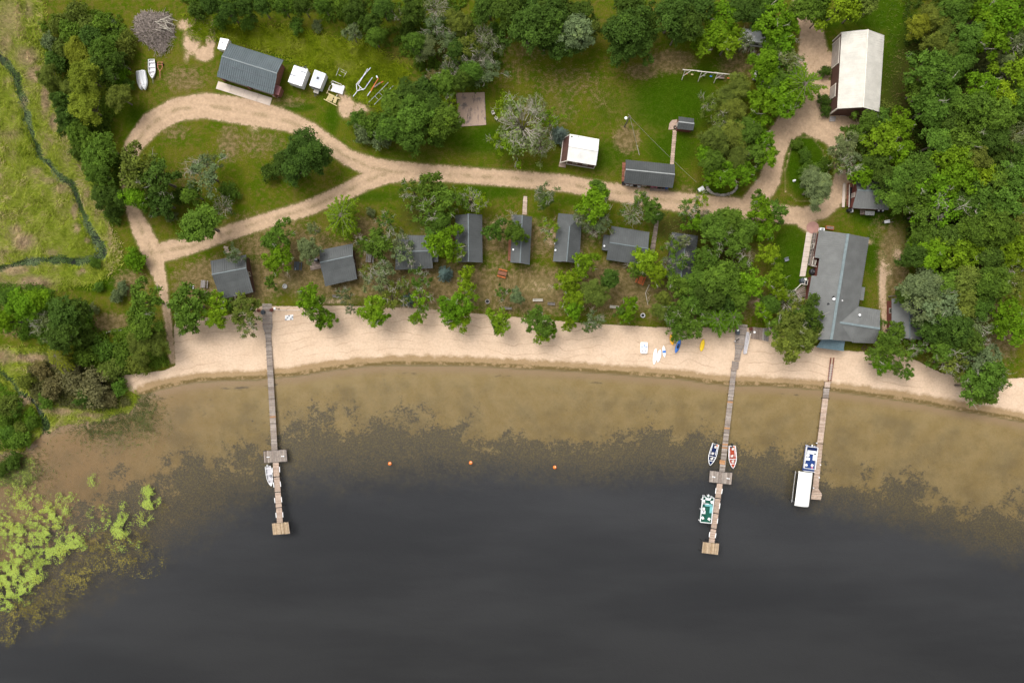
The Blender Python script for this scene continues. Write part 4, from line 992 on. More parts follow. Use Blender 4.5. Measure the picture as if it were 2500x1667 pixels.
# ------------------------------------------------------------------ boats
def hull_part(root, L, Wd, Hh, mat, fine=.55, inner=None, rim='white', open_=True, name='hull', flip=False):
    n = 16; sec = []
    for i in range(n + 1):
        u = i / n; x = -L/2 + L * u
        w = Wd/2 * (.86 + .14 * min(u/.45, 1)) if u < fine else Wd/2 * max(0.0, math.cos((u-fine)/(1-fine) * math.pi/2)) ** .75
        w = max(w, .012); sh = Hh * (1 + .18 * u**3)
        sec.append((x, w, sh, Hh * .75 * max(0, (u-.82)/.18)**2))
    b = MB(); V_ = []
    for x, w, sh, kz in sec: V_ += [(x,-w,sh), (x,-.84*w,.3*Hh+kz*.5), (x,0,kz), (x,.84*w,.3*Hh+kz*.5), (x,w,sh)]
    F_ = [(i*5+k, i*5+k+1, (i+1)*5+k+1, (i+1)*5+k) for i in range(n) for k in range(4)] + [(0,1,2,3,4)]
    b.add(V_, F_)
    if flip: b.v = [(x, y, Hh*1.1 - z) for x, y, z in b.v]
    h_ = b.build(name, M[mat], root, smooth=False)
    if open_:
        rb = MB()
        for s_ in (-1, 1):
            V_ = []; F_ = []
            for x, w, sh, kz in sec: V_ += [(x, s_*w, sh+.02), (x, s_*max(w-.10, .0), sh+.02), (x, s_*max(w-.10, 0), sh-.12), (x, s_*w, sh-.06)]
            for i in range(n): F_ += [(i*4+k, i*4+(k+1)%4, (i+1)*4+(k+1)%4, (i+1)*4+k) for k in range(4)]
            F_ += [(3,2,1,0), tuple(n*4+k for k in range(4))]
            rb = MB().add(V_, F_); rb.build('gunwale', M[rim], root)
        fl_ = MB(); lo_ = [(x, -.83*w) for x, w, sh, kz in sec[:-1]]; hi_ = [(x, .83*w) for x, w, sh, kz in reversed(sec[:-1])]
        fl_.prism(lo_ + hi_, Hh*.36, Hh*.40); fl_.build('floor', M[inner or mat], root)
        MB().box((-L/2+.05, 0, Hh*.62), (.08, Wd*.80, Hh*.6)).build('transom', M[rim], root)
    return sec
def half_w(sec, x): return float(np.interp(x, [s_[0] for s_ in sec], [s_[1] for s_ in sec]))
def cross_deck(root, sec, x0, x1, z, mat, name='deck', sh=.9):
    xs = np.linspace(x0, x1, 6); lo_ = [(x, -half_w(sec, x)*sh) for x in xs]; hi_ = [(x, half_w(sec, x)*sh) for x in reversed(xs)]
    return MB().prism(lo_ + hi_, z - .05, z).build(name, M[mat], root)
def motor(root, x, z=.35, s=1.0, mat='black', cap='black'):
    m_ = MB().box((x-.08*s, 0, z), (.22*s,.16*s,.7*s)).build('outboard_motor', M[mat], root)
    MB().lathe((x-.28*s, 0, z+.3*s), [(.16*s,0),(.2*s,.12*s),(.15*s,.28*s),(.05*s,.33*s)], 10, 1.5, .85).build('cowling', M[cap], m_)
    MB().box((x-.22*s, 0, z-.5*s), (.18*s,.07*s,.7*s)).build('lower_unit', M[mat], m_); return m_
def boat_at(name, label, stern, bow, z, cat='boat'):
    a, b = at(*stern, z + .4), at(*bow, z + .4); c = (a + b) / 2; d = b - a
    return thing(name, label, cat, (c.x, c.y, z), math.atan2(d.y, d.x)), d.length
def fishing_boat(label, stern, bow, mat, accent):
    g, L = boat_at('fishing_boat', label, stern, bow, -.6); Wd = 1.78
    sec = hull_part(g, L, Wd, .72, 'offwhite', .5, mat)
    cross_deck(g, sec, L*.30, L*.49, .74, mat, 'bow_deck', .84); cross_deck(g, sec, L*.10, L*.28, .48, mat, 'casting_deck', .80)
    for x in (L*.295, L*.09): 
        w = half_w(sec, x)*1.72; MB().box((x, 0, .62), (.09, w, .32)).build('bulkhead', M['white'], g)
    for s_ in (-1, 1):
        MB().box((-L*.22, s_*Wd*.33, .55), (L*.48, .07, .30)).build('side_panel', M['white'], g); MB().box((-L*.22, s_*Wd*.405, .66), (L*.46, .17, .06)).build('side_shelf', M[mat], g)
    for k, (x, y) in enumerate(((-L*.36, .12), (-L*.05, -.12), (L*.19, .0))):
        st_ = MB().box((x, y, .74), (.46,.46,.12), .3*k).build('seat', M['seat'], g); MB().lathe((x, y, .3), [(.05,0),(.05,.38)], 8).build('pedestal', M['steel'], st_); MB().box((x-.2, y, .92), (.1,.44,.3), .3*k).build('backrest', M['seat'], st_)
    MB().box((L*.03, .42, .72), (.3,.42,.45)).build('console', M[mat], g)
    MB().box((-L*.44, .42, .5), (.38,.34,.28)).build('fuel_tank', M[accent], g)
    MB().box((-L*.45, -.1, .5), (.3,.5,.25)).build('battery_box', M['charcoal'], g)
    motor(g, -L/2, .5, 1.0); return g
fishing_boat('navy blue fishing boat moored left of the middle dock', (1746.5,1083), (1732,1135), 'navy', 'orange')
fishing_boat('red fishing boat moored right of the middle dock', (1786.5,1087.5), (1788.5,1142.5), 'redc', 'orange')
g, L = boat_at('rowboat', 'bare aluminium rowboat moored beside the left dock', (654.5,1137.5), (663,1186), -.6)
sec = hull_part(g, L, 1.5, .6, 'alu', .5, 'alu', 'offwhite')
for x in (-L*.38, -L*.1, L*.18): MB().box((x, 0, .46), (.34, half_w(sec, x)*1.75, .05)).build('bench', M['alu'], g)
cross_deck(g, sec, L*.34, L*.49, .66, 'white', 'bow_deck', .85); MB().box((0,.2,.52), (.5,.4,.2), .5).build('seat_cushion', M['grey'], g); motor(g, -L/2, .45, .8, 'offwhite', 'offwhite')

def pontoon(label, a, b, wide, carpet, couch, deckpad):
    g, L = boat_at('pontoon_boat', label, a, b, -.62); Wd = wide
    for s_ in (-1, 1): MB().tube([(-L/2,s_*Wd*.33,.25),(L*.4,s_*Wd*.33,.25),(L*.5,s_*Wd*.33,.38)], [.3,.3,.08], 10).build('float', M['alu'], g)
    MB().box((0,0,.62), (L*.97, Wd, .1)).build('deck', M[carpet], g)
    def rail(p, q_): MB().bar((p[0]*L, p[1]*Wd, 1.25), (q_[0]*L, q_[1]*Wd, 1.25), .09, .1).build('rail', M['white'], g); MB().bar((p[0]*L, p[1]*Wd, .93), (q_[0]*L, q_[1]*Wd, .93), .04, .5).build('rail_panel', M['offwhite'], g)
    return g, L, Wd, rail
g, L, Wd, rail = pontoon('green carpeted pontoon boat moored left of the middle dock near its end', (1727.5,1209.5), (1720.5,1274.5), 2.55, 'green', 'teal', 'white')
for p, q_ in (((-.47,.48),(-.47,.22)), ((-.47,-.22),(-.47,-.48)), ((-.47,.48),(.48,.48)), ((-.47,-.48),(.48,-.48)), ((.48,-.48),(.48,.48)), ((-.22,-.45),(-.22,.1)), ((-.47,.22),(-.38,.16)), ((-.47,-.22),(-.38,-.16))): rail(p, q_)
MB().box((-L*.17, Wd*.12, .82), (.5, Wd*.62, .4)).build('couch', M['teal'], g); MB().box((-L*.02, Wd*.36, .82), (L*.26, .55, .4)).build('couch', M['teal'], g)
MB().box((-L*.39, 0, .85), (.42, 1.0, .42)).build('rear_bench', M['white'], g)
for x, y, r_ in ((-.31,-.34,.0), (-.30,.36,.4), (.32,-.3,.7), (.34,.28,-.6), (-.02,-.28,0.)):
    s_ = MB().box((x*L, y*Wd, .92), (.5,.5,.14), r_).build('seat', M['white'], g); MB().lathe((x*L, y*Wd, .67), [(.06,0),(.06,.2)], 8).build('pedestal', M['steel'], s_); MB().box((x*L+.22*math.cos(r_), y*Wd+.22*math.sin(r_), 1.1), (.1,.46,.34), r_).build('backrest', M['seat'], s_)
MB().box((L*.10, -Wd*.3, .98), (.62,.8,.62)).build('helm_console', M['white'], g); MB().lathe((L*.075, -Wd*.3, 1.3), [(.2,0),(.2,.05),(.02,.06)], 12).build('steering_wheel', M['grey'], g)
motor(g, -L*.47, .6, 1.1, 'offwhite', 'white')
for x, y in ((-.36,-.56),(-.0,-.56),(.42,-.57)): MB().lathe((x*L, y*Wd, .55), [(.07,0),(.1,.2),(.07,.45)], 8).build('fender', M['white'], g)
g, L, Wd, rail = pontoon('blue carpeted pontoon boat with a white corner couch beside the right dock', (1980,1087), (1972,1150), 2.6, 'blue', 'white', 'navy')
for p, q_ in (((-.46,.47),(-.46,-.47)), ((-.46,.47),(.38,.47)), ((-.46,-.47),(.38,-.47)), ((.38,-.47),(.38,.47)), ((.48,-.47),(.48,.47))): rail(p, q_)
MB().box((-L*.385, 0, .82), (L*.13, Wd*.9, .35)).build('sun_pad', M['navy'], g)
MB().box((-L*.25, Wd*.05, .86), (.75, Wd*.75, .42)).build('couch', M['white'], g); MB().box((-L*.09, Wd*.34, .86), (L*.28, .65, .42)).build('couch', M['white'], g)
MB().lathe((-L*.12, -Wd*.30, .67), [(.1,0),(.1,.5),(.36,.55),(.36,.6),(.02,.61)], 16).build('table', M['white'], g)
MB().box((L*.015, -Wd*.27, .98), (.55,.85,.62)).build('helm_console', M['white'], g)
for x, y, r_ in ((.26,-.28,.5), (.24,.22,-.4)):
    s_ = MB().box((x*L, y*Wd, .92), (.5,.48,.14), r_).build('seat', M['white'], g); MB().lathe((x*L, y*Wd, .67), [(.06,0),(.06,.2)], 8).build('pedestal', M['steel'], s_)
MB().box((.33*L, .25*Wd, .75), (.35,.3,.25), .4).build('bag', M['pink'], g); MB().box((.27*L, -.42*Wd, .75), (.3,.25,.25), .2).build('bag', M['rust'], g); motor(g, -L*.47, .6, .8, 'charcoal', 'white')
# covered boat lift
hz = 2.9
A_, B_, C_, D_ = at(1952.5,1151,hz), at(1986.5,1155,hz), at(1976.5,1239,hz), at(1942,1235,hz)
cen = (A_ + B_ + C_ + D_) / 4; bl = thing('boat_lift', 'long white canopy boat lift beside the end of the right dock', 'boat lift', (cen.x, cen.y, -.4)); off = bl.location
b = MB(); nn = 9; V_ = []
for i in range(nn):
    u = i / (nn - 1); zz_ = hz - .45 * (2*u - 1)**4 + .12 * (1 - (2*u - 1)**2)
    for f_ in (0, .03, .97, 1):
        q_ = lerp(lerp(A_, D_, f_), lerp(B_, C_, f_), u); V_.append((q_.x, q_.y, zz_ - (.28 if f_ in (0, 1) else 0)))
b.add(V_, [(i*4+k, i*4+k+1, (i+1)*4+k+1, (i+1)*4+k) for i in range(nn-1) for k in range(3)]); cv_ = b.build('canopy', M['vinyl'], bl, off)
md_ = cv_.modifiers.new('thick', 'SOLIDIFY'); md_.thickness = .04
for p_ in (lerp(A_, C_, .08), lerp(B_, D_, .08), lerp(C_, A_, .08), lerp(D_, B_, .08)): MB().tube([(p_.x, p_.y, -3.2), (p_.x, p_.y, hz - .3)], .06, 8).build('post', M['charcoal'], bl, off)
for a, b2 in ((A_, D_), (B_, C_)):
    a, b2 = lerp(a, (A_+C_)/2, .08), lerp(b2, (A_+C_)/2, .08); MB().bar((a.x, a.y, .55), (b2.x, b2.y, .55), .1, .14).build('lift_beam', M['steel'], bl, off)
cvd = thing('covered_boat', 'dark covered boat hanging under the white canopy of the boat lift', 'boat', (cen.x, cen.y, -.1), math.atan2((D_-A_).y, (D_-A_).x)); sec = hull_part(cvd, 5.6, 2.1, .8, 'charcoal', .5, 'canopy', 'canopy', False)
cross_deck(cvd, sec, -2.7, 2.75, .9, 'black', 'cover', .98)

# craft drawn up on the sand
def board(name, label, cx, cy, Lpx, Wpx, ang, mat, th=.12, tip=1.0, z=.0):
    p_ = at(cx, cy); L, Wd = Lpx * MPP, Wpx * MPP; g = thing(name, label, name.replace('_', ' '), (p_.x, p_.y, z), ang); b = MB(); n = 18; pl_ = []
    for i in range(n + 1): u = i / n; w = Wd/2 * (max(0, 1 - abs(2*u-1)**2.6))**tip; pl_.append((-L/2 + L*u, w))
    V_ = []; 
    for x, w in pl_: w = max(w, .01); V_ += [(x,-w,th*.5), (x,-w*.8,th), (x,0,th*1.08), (x,w*.8,th), (x,w,th*.5), (x,0,0)]
    b.add(V_, [(i*6+k, i*6+(k+1)%6, (i+1)*6+(k+1)%6, (i+1)*6+k) for i in range(n) for k in range(6)] + [(0,1,2,3,4,5), tuple(n*6+k for k in (5,4,3,2,1,0))])
    b.build('hull', M[mat], g, smooth=True); return g, L, Wd
zs_ = -.22
def on_sand(x, y): f_ = fields(np.array([[float(x)]]), np.array([[float(y)]])); return float(ground_z(f_)[0, 0])
g, L, Wd = board('paddle_board', 'longest white paddle board on the sand', 1599.5, 870, 41, 10, math.radians(-97), 'white', .14, .7, on_sand(1599,870)); MB().box((-L*.4,0,.16), (.2,.05,.1)).build('fin', M['grey'], g)
g, L, Wd = board('paddle_board', 'shorter white paddle board beside the longest one', 1609.5, 869, 32, 10.5, math.radians(-101), 'white', .14, .7, on_sand(1609,869)); MB().box((L*.36,0,.16), (.12,.12,.04)).build('drain_plug', M['grey'], g)
g, L, Wd = board('sailboard', 'pointed white board with a blue band across its middle', 1621.7, 858, 30, 9, math.radians(-84), 'white', .16, 1.0, on_sand(1621,858)); MB().box((.05,0,.175), (.5,Wd*.86,.03)).build('blue_band', M['kayak_b'], g)
def kayak(label, cx, cy, Lpx, Wpx, ang, mat):
    g, L, Wd = board('kayak', label, cx, cy, Lpx, Wpx, ang, mat, .32, .85, on_sand(cx, cy))
    MB().lathe((0,0,.335), [(.36,0),(.38,.05),(.31,.055)], 16, 1.5, Wd*.75).build('cockpit_rim', M['black'] if mat != 'kayak_y' else M[mat], g); MB().box((-.15,0,.37), (.08,Wd*.5,.12)).build('seat_back', M[mat], g)
kayak('bright yellow kayak lying alone on the sand', 1714.5, 843, 30.5, 11, math.radians(-102), 'kayak_y')
kayak('blue kayak on the sand under the overhanging tree', 1655, 845, 36, 10, math.radians(-110), 'kayak_b')
kayak('orange yellow kayak on the sand mostly under leaves', 1640, 829, 27, 10, math.radians(-80), 'kayak_o')
g = thing('pedal_boat', 'white pedal boat with blue seats parked on the sand', 'pedal boat', (*at(1572,849).to_2d(), on_sand(1572,849)), math.radians(-92)); L, Wd = 2.5, 1.62
b = MB(); out = [(-L/2,-Wd*.4),(-L*.47,-Wd*.48),(0,-Wd*.5),(L*.44,-Wd*.46),(L/2,-Wd*.3),(L/2,Wd*.3),(L*.44,Wd*.46),(0,Wd*.5),(-L*.47,Wd*.48),(-L/2,Wd*.4)]
b.prism([(x*.96, y*.96) for x, y in out], 0, .3); b.build('hull', M['white'], g); MB().prism(out, .3, .4).build('deck', M['white'], g)
for s_ in (-1, 1): MB().box((-.25, s_*.46, .42), (.16,.46,.05)).build('seat', M['kayak_b'], g); MB().lathe((.68, s_*.36, .4), [(.13,0),(.13,.06),(.08,.1)], 8).build('pedal_well', M['grey'], g)
MB().lathe((-.5,0,.4), [(.17,0),(.15,.12),(.03,.16)], 10, 1.3, .8).build('steering_grip', M['kayak_b'], g)
for w, x, y in (('leftmost', 951, 1132), ('middle', 1149, 1130), ('rightmost', 1354.6, 1141)):
    g = thing('buoy', w + ' of three orange buoys floating off the beach', 'buoy', (*at(x, y).to_2d(), -.42), group='swim buoys'); MB().lathe((0,0,-.2), [(.05,0),(.28,.08),(.4,.28),(.34,.5),(.14,.62),(.05,.66)], 14).build('float', M['buoy'], g, smooth=True); MB().lathe((.1,.16,.42), [(.1,0),(.1,.08),(.02,.12)], 8).build('cap', M['white'], g)

# ------------------------------------------------------------------ trailers and boats by the garage
def trailer(name, label, corners, z, roofm, side):
    A_, B_, C_, D_ = [at(x, y, z) for x, y in corners]; c = (A_ + C_) / 2; g = thing(name, label, 'trailer', (c.x, c.y, 0)); off = g.location
    MB().prism([D_, C_, B_, A_], .5, z - .05).build('body', M[side], g, off); MB().slab([lerp(p_, c.to_2d().to_3d() + Vector((0,0,z)), -.01) for p_ in (D_, C_, B_, A_)], .06).build('roof', M[roofm], g, off)
    return g, (A_, B_, C_, D_)
def wheels(g, P4, f0=.5):
    A_, B_, C_, D_ = P4
    for a, b in ((A_, D_), (B_, C_)):
        m_ = lerp(a, b, f0); d_ = (b - a).normalized(); sdv = Vector((d_.y, -d_.x, 0)); i_ = m_ + ((A_ + C_)/2 - m_).normalized() * .12
        q_ = Vector((i_.x, i_.y, .32)); MB().tube([q_ - sdv*.1, q_ + sdv*.1], .32, 12).build('wheel', M['rubber'], g, g.location)
g, P4 = trailer('cargo_trailer', 'white box trailer next to the garage', [(718,160),(751,171),(736,211),(703,200)], 2.6, 'white', 'offwhite'); wheels(g, P4); off = g.location
A_, B_, C_, D_ = P4
for s_, u0, u1 in ((.56, 0, .44), (.2, .55, .97)): MB().bar(lerp(lerp(A_,B_,u0), lerp(D_,C_,u0), s_) + Vector((0,0,.03)), lerp(lerp(A_,B_,u1), lerp(D_,C_,u1), s_) + Vector((0,0,.03)), .22, .05).build('roof_bow', M['grey'], g, off)
h0 = (A_ + B_)/2; dv = (A_ - D_).normalized()
for p_ in (lerp(A_,B_,.3), lerp(A_,B_,.75)): MB().bar(Vector((p_.x,p_.y,.5)), Vector((h0.x,h0.y,.5)) + dv*1.2, .09, .1).build('hitch_bar', M['charcoal'], g, off)
for k in (.42, .72): q_ = lerp(A_,B_,k) + dv*.45; MB().lathe((q_.x,q_.y,.55), [(.24,0),(.26,.45),(.12,.55)], 12).build('gas_bottle', M['vinyl'], g, off)
MB().bar(A_ + dv*.12 + Vector((0,0,-.1)), B_ + dv*.12 + Vector((0,0,-.1)), .1, .1).build('front_trim', M['charcoal'], g, off)
g, P4 = trailer('camper_trailer', 'silver grey roofed trailer with a dark roof hatch', [(768.5,171),(795.5,181),(781,217),(755.5,209)], 2.3, 'silver_roof', 'offwhite'); wheels(g, P4); off = g.location
A_, B_, C_, D_ = P4; q_ = (A_ + C_)/2; MB().box((q_.x + .1, q_.y + .25, 2.36), (.45,.45,.1), -.35).build('roof_hatch', M['charcoal'], g, off); dv = (D_ - A_).normalized()
for a, b in ((A_,B_),(B_,C_),(C_,D_),(D_,A_)): MB().bar(lerp(a, (A_+C_)/2, .03) + Vector((0,0,.02)), lerp(b, (A_+C_)/2, .03) + Vector((0,0,.02)), .12, .06).build('roof_rim', M['white'], g, off)
h0 = (D_ + C_)/2
for k in (.2, .8): p_ = lerp(D_, C_, k); MB().bar(Vector((p_.x,p_.y,.5)), Vector((h0.x,h0.y,.5)) + dv*1.5, .1, .1).build('hitch_bar', M['black'], g, off)
p_ = h0 + dv*.4; MB().box((p_.x, p_.y, .6), (1.1,.7,.25), math.atan2(dv.y, dv.x) + 1.57).build('tool_box', M['trim'], g, off)
MB().bar(D_ + dv*.15 + Vector((0,0,-.4)), C_ + dv*.15 + Vector((0,0,-.4)), .16, .1).build('front_trim', M['black'], g, off)

def frame(name, label, cat, segs, mat, z=.35, w=.09, part='bar', mats=None):
    xs = [s_[0] for s_ in segs]; c = at(sum(x[0] for x in xs)/len(xs), sum(x[1] for x in xs)/len(xs)); g = thing(name, label, cat, c)
    for k, (a, b) in enumerate(segs): MB().bar(at(*a, z + .004*k), at(*b, z + .004*k), w, w).build(part, M[(mats or {}).get(k, mat)], g, c)
    return g
sw_ = lambda x, y: (680 + x / 8.4, 130 + y / 8.4)
rf = thing('swim_raft', 'white swim raft with a bent frame beside the trailers', 'raft', at(*sw_(1230, 735)))
deck_planks(rf, at(*sw_(1110,625),.5), at(*sw_(1090,780),.5), at(*sw_(1360,690),.5), at(*sw_(1310,850),.5), .5, .27, 'offwhite')
for a, b in (((1075,610),(1105,570)), ((1105,570),(1290,645)), ((1290,645),(1285,665)), ((1065,660),(1025,750)), ((1020,750),(1110,785))): MB().bar(at(*sw_(*a),.45), at(*sw_(*b),.45), .12, .12).build('frame_bar', M['trim'], rf, rf.location)
for x, y in ((1120,650),(1330,700),(1110,770),(1300,830)): q_ = at(*sw_(x,y)); MB().box((q_.x,q_.y,.22), (.4,.4,.46)).build('float', M['white'], rf, rf.location)
lf = thing('lumber_raft', 'fresh yellow lumber frame lying below the white raft', 'frame', at(*sw_(1090, 960)))
deck_planks(lf, at(*sw_(1040,830),.35), at(*sw_(970,960),.35), at(*sw_(1140,870),.35), at(*sw_(1090,1000),.35), .35, .2, 'wood_new', gap=.03); deck_planks(lf, at(*sw_(1160,890),.35), at(*sw_(1110,1010),.35), at(*sw_(1215,920),.35), at(*sw_(1170,1040),.35), .35, .25, 'wood_new')
for a, b in (((930,945),(1200,1085)), ((1000,815),(1265,945)), ((1110,950),(1190,990)), ((1130,905),(1210,940)), ((1185,890),(1205,850)), ((1030,745),(985,830))): MB().bar(at(*sw_(*a),.3), at(*sw_(*b),.3), .13, .16).build('beam', M['wood_new'] if a[0] < 1180 else M['trim'], lf, lf.location)
frame('pipe_section', 'bent pale pipe frame lying in the grass above the raft', 'frame', [(sw_(1240,310), sw_(1400,390)), (sw_(1270,370), sw_(1385,430)), (sw_(1240,310), sw_(1180,470)), (sw_(1400,390), sw_(1330,500)), (sw_(1225,445), sw_(1290,475))], 'trim', .3, .09)
g = frame('boat_trailer', 'silver boat trailer with forked bunks in the tall grass', 'trailer', [(sw_(1600,640), sw_(1890,300)), (sw_(1640,640), sw_(1830,320)), (sw_(1760,740), sw_(1925,500)), (sw_(1595,640), sw_(1610,780)), (sw_(1610,780), sw_(1760,735)), (sw_(1610,790), sw_(1530,890)), (sw_(1620,640), sw_(1740,760)), (sw_(1640,770), sw_(1680,700))], 'alu', .5, .13)
for x, y in ((1680,560),(1830,640)): q_ = at(*sw_(x,y)); MB().tube([(q_.x-.1,q_.y-.06,.3),(q_.x+.1,q_.y+.06,.3)], .28, 12).build('wheel', M['rubber'], g, g.location)
g = frame('boat_trailer', 'orange red boat trailer lying right of the silver one', 'trailer', [(sw_(1890,780), sw_(1960,660)), (sw_(1960,660), sw_(2050,515)), (sw_(1940,700), sw_(2150,580)), (sw_(1890,780), sw_(1820,880)), (sw_(1940,690), sw_(1890,790))], 'orange', .5, .13, mats={3: 'offwhite'})
q_ = [at(*sw_(x,y),.6) for x, y in ((1950,690),(2080,600),(2100,615),(1975,710))]; MB().prism(q_, .58, .68).build('bunk_board', M['wood_deck'], g, g.location); q_ = at(*sw_(2030,510)); MB().box((q_.x,q_.y,.5), (.3,.5,.3), .5).build('winch_box', M['seat'], g, g.location)
for x, y in ((1960,620),(2010,700)): q_ = at(*sw_(x,y)); MB().tube([(q_.x-.1,q_.y-.06,.28),(q_.x+.1,q_.y+.06,.28)], .26, 12).build('wheel', M['rubber'], g, g.location)
frame('pipe_rack', 'long thin pipe rack lying at the bush edge below the trailers', 'rack', [(sw_(2255,600), sw_(1850,1010)), (sw_(2352,670), sw_(1960,1060)), (sw_(2130,740), sw_(2200,810)), (sw_(2060,810), sw_(2120,860)), (sw_(1980,890), sw_(2040,950))], 'steel', .4, .07)

g, L = boat_at('rowboat', 'open aluminium rowboat with benches lying on the grass by the brush', (370.5,145.5), (373,193), 0.0); sec = hull_part(g, L, 1.62, .6, 'alu', .5, 'alu', 'offwhite')
for x in (-L*.36, -L*.12, L*.1, L*.28): MB().box((x, 0, .46), (.3, half_w(sec, x)*1.72, .05)).build('bench', M['alu'], g)
cross_deck(g, sec, L*.36, L*.49, .66, 'offwhite', 'bow_deck', .85); MB().bar((L/2,0,.4), (L/2+.9,-.15,.1), .06, .06).build('bow_line', M['grey'], g)
for lab, a, b, z, mat, tilt in (('white overturned boat lying on top of another by the bushes', (346,172.5), (352,219), .45, 'white', -.16), ('aged pinkish overturned boat underneath the white one', (338,174), (345,219), .0, 'offwhite', .38)):
    g, L = boat_at('overturned_boat', lab, a, b, z); g.rotation_euler.x = tilt; sec = hull_part(g, L, 1.55, .6, mat, .5, None, 'white', False, flip=True)
    for s_ in (-1, 0, 1): MB().bar((-L*.45, s_*.3, .665 if s_ == 0 else .56), (L*.3, s_*.2, .665 if s_ == 0 else .56), .05, .05).build('keel_strip', M['grey'], g)
    if z > 0: MB().bar((-L*.05, -.70, .32), (L*.22, -.60, .36), .05, .18).build('red_stripe', M['redc'], g)
g = frame('boat_trailer', 'small rusty red boat trailer beside the open rowboat', 'trailer', [((384.5,152.5),(397,152.5)), ((385,153),(385,165)), ((396,153),(396.5,165)), ((384,158.5),(397,158.5)), ((385,165),(390,174)), ((396.5,165),(391,174)), ((390.5,172),(391,191))], 'rust', .45, .11)
for x in (383, 399): q_ = at(x, 158.5); MB().tube([(q_.x-.08,q_.y,.26),(q_.x+.08,q_.y,.26)], .26, 12).build('wheel', M['rubber'], g, g.location)
g = thing('deer_blind', 'small brown wooden hut half hidden in the bushes', 'hut', at(294, 195)); MB().box((0,0,.9), (1.1,1.1,1.8), .15).build('wall', M['wall_brown'], g); MB().box((0,0,1.85), (1.4,1.35,.1), .15).build('roof', M['wood_deck'], g)

# brush pile
bp = thing('brush_pile', 'big heap of grey cut branches near the top left', 'brush pile', at(378, 75))
b = MB()
for i in range(900):
    a_, r_ = R.uniform(0, 6.28), math.sqrt(R.random()); x, y = 4.4*r_*math.cos(a_), 3.9*r_*math.sin(a_); y += -.25*x + (1.2 if x > 2 else 0)
    hgt_ = 1.7 * (1 - r_**2) * R.uniform(.4, 1); d_ = R.gauss(-.6, .9); l_ = R.uniform(.8, 2.6); dz = R.uniform(-.35, .35)
    b.tube([(x-l_*.5*math.cos(d_), y-l_*.5*math.sin(d_), max(.05, hgt_-dz*.5)), (x, y, hgt_+R.uniform(0,.15)), (x+l_*.5*math.cos(d_), y+l_*.5*math.sin(d_), max(.05, hgt_+dz*.5))], [R.uniform(.03,.07), .05, .02], 4)
for i in range(220):
    x, y = R.gauss(1.5, .9), R.gauss(-3.9, .9); d_ = R.gauss(1.2, .5); l_ = R.uniform(.5, 1.4); b.tube([(x,y,.1+R.random()*.5), (x+l_*math.cos(d_), y+l_*math.sin(d_), .1+R.random()*.5)], [.045,.02], 4)
b.build('branch_tangle', M['stick'], bp, kind='stuff')
for k in range(14):
    x, y = R.uniform(.5, 3.6), R.uniform(-.5, 3.4); d_ = R.uniform(-1.2, .4); MB().tube([(x,y,1.25), (x+.9*math.cos(d_), y+.9*math.sin(d_), 1.4), (x+2.2*math.cos(d_+.2), y+2.2*math.sin(d_+.2), 1.0)], [.11,.09,.05], 6).build('log', M['twig'], bp)
def log_(label, pts, r=.12, z=.2):
    c = at(*pts[0]); g = thing('fallen_log', label, 'log', c); MB().tube([at(x, y, z) for x, y in pts], [r, r*.9, r*.5][:len(pts)], 6).build('trunk', M['twig'], g, c)
    for k in range(4):
        p_ = lerp(at(*pts[0], z), at(*pts[-1], z), .3+.18*k); MB().tube([p_, p_ + Vector((R.uniform(-.6,.6), R.uniform(.3,.9), .1))], [r*.4, .015], 5).build('twig', M['twig'], g, c)
log_('long pale fallen log on the dry grass above the left marsh', [(318,804),(268,809),(228,822)], .13, .3); log_('pale fallen log in the clearing by the barn trees', [(1846,101),(1832,117),(1826,128)], .16); log_('bare fallen limb below the seventh cabin', [(1585,695),(1576,715),(1582,745)], .1)

# slab
sl_ = thing('concrete_pad', 'square stained concrete pad at the bush edge', 'pad', at(1150, 268)); a_ = [at(1113,228), at(1183,226), at(1187,306), at(1121,310)]
for i in range(2):
    for j in range(2):
        f0, f1, g0, g1 = i/2+.001, (i+1)/2-.001, j/2+.001, (j+1)/2-.001; Q = lambda u, v_: lerp(lerp(a_[0], a_[1], u), lerp(a_[3], a_[2], u), v_)
        MB().prism([Q(f0,g0), Q(f1,g0), Q(f1,g1), Q(f0,g1)], -.1, .12).build('slab', M['concrete_old'], sl_, sl_.location)
chair('lawn_chair', 'upper pale lawn chair beside the concrete pad', 1204, 278, .4, 'trim'); chair('lawn_chair', 'lower pale lawn chair beside the concrete pad', 1212, 291, 1.0, 'trim')
chair('lawn_chair', 'blue grey lawn chair alone on the lawn left of the lodge', 1918, 634, .3, 'grey', s=1.3)

# pole, wires
pt_ = at(1538, 284, 7.0); pb = Vector((pt_.x, pt_.y, 0)); up_ = thing('utility_pole', 'grey wooden utility pole with a lamp and guy wire on the lawn', 'pole', pb)
MB().tube([(0,0,0),(0,0,7.1)], [.17,.11], 8).build('shaft', M['bark'], up_); MB().bar((-.35,.45,6.9), (.35,-.45,6.9), .12, .12).build('crossarm', M['bark'], up_)
lm_ = MB().bar((0,0,6.6), (-.75,-.25,6.7), .06, .06).build('lamp_arm', M['steel'], up_); MB().lathe((-.75,-.25,6.45), [(.3,0),(.32,.12),(.2,.25),(.05,.3)], 12).build('lamp_head', M['white'], lm_)
ge = at(1561, 379) - pb; MB().tube([(0,0,6.8), tuple(ge)], .025, 4).build('guy_wire', M['steel'], up_); MB().tube([tuple(ge*.74+Vector((0,0,6.8*.26))), tuple(ge)], .07, 6).build('guy_guard', M['trim'], up_)
pw = thing('power_line', 'pale twisted power line from the pole to the right trees', 'cable', pb)
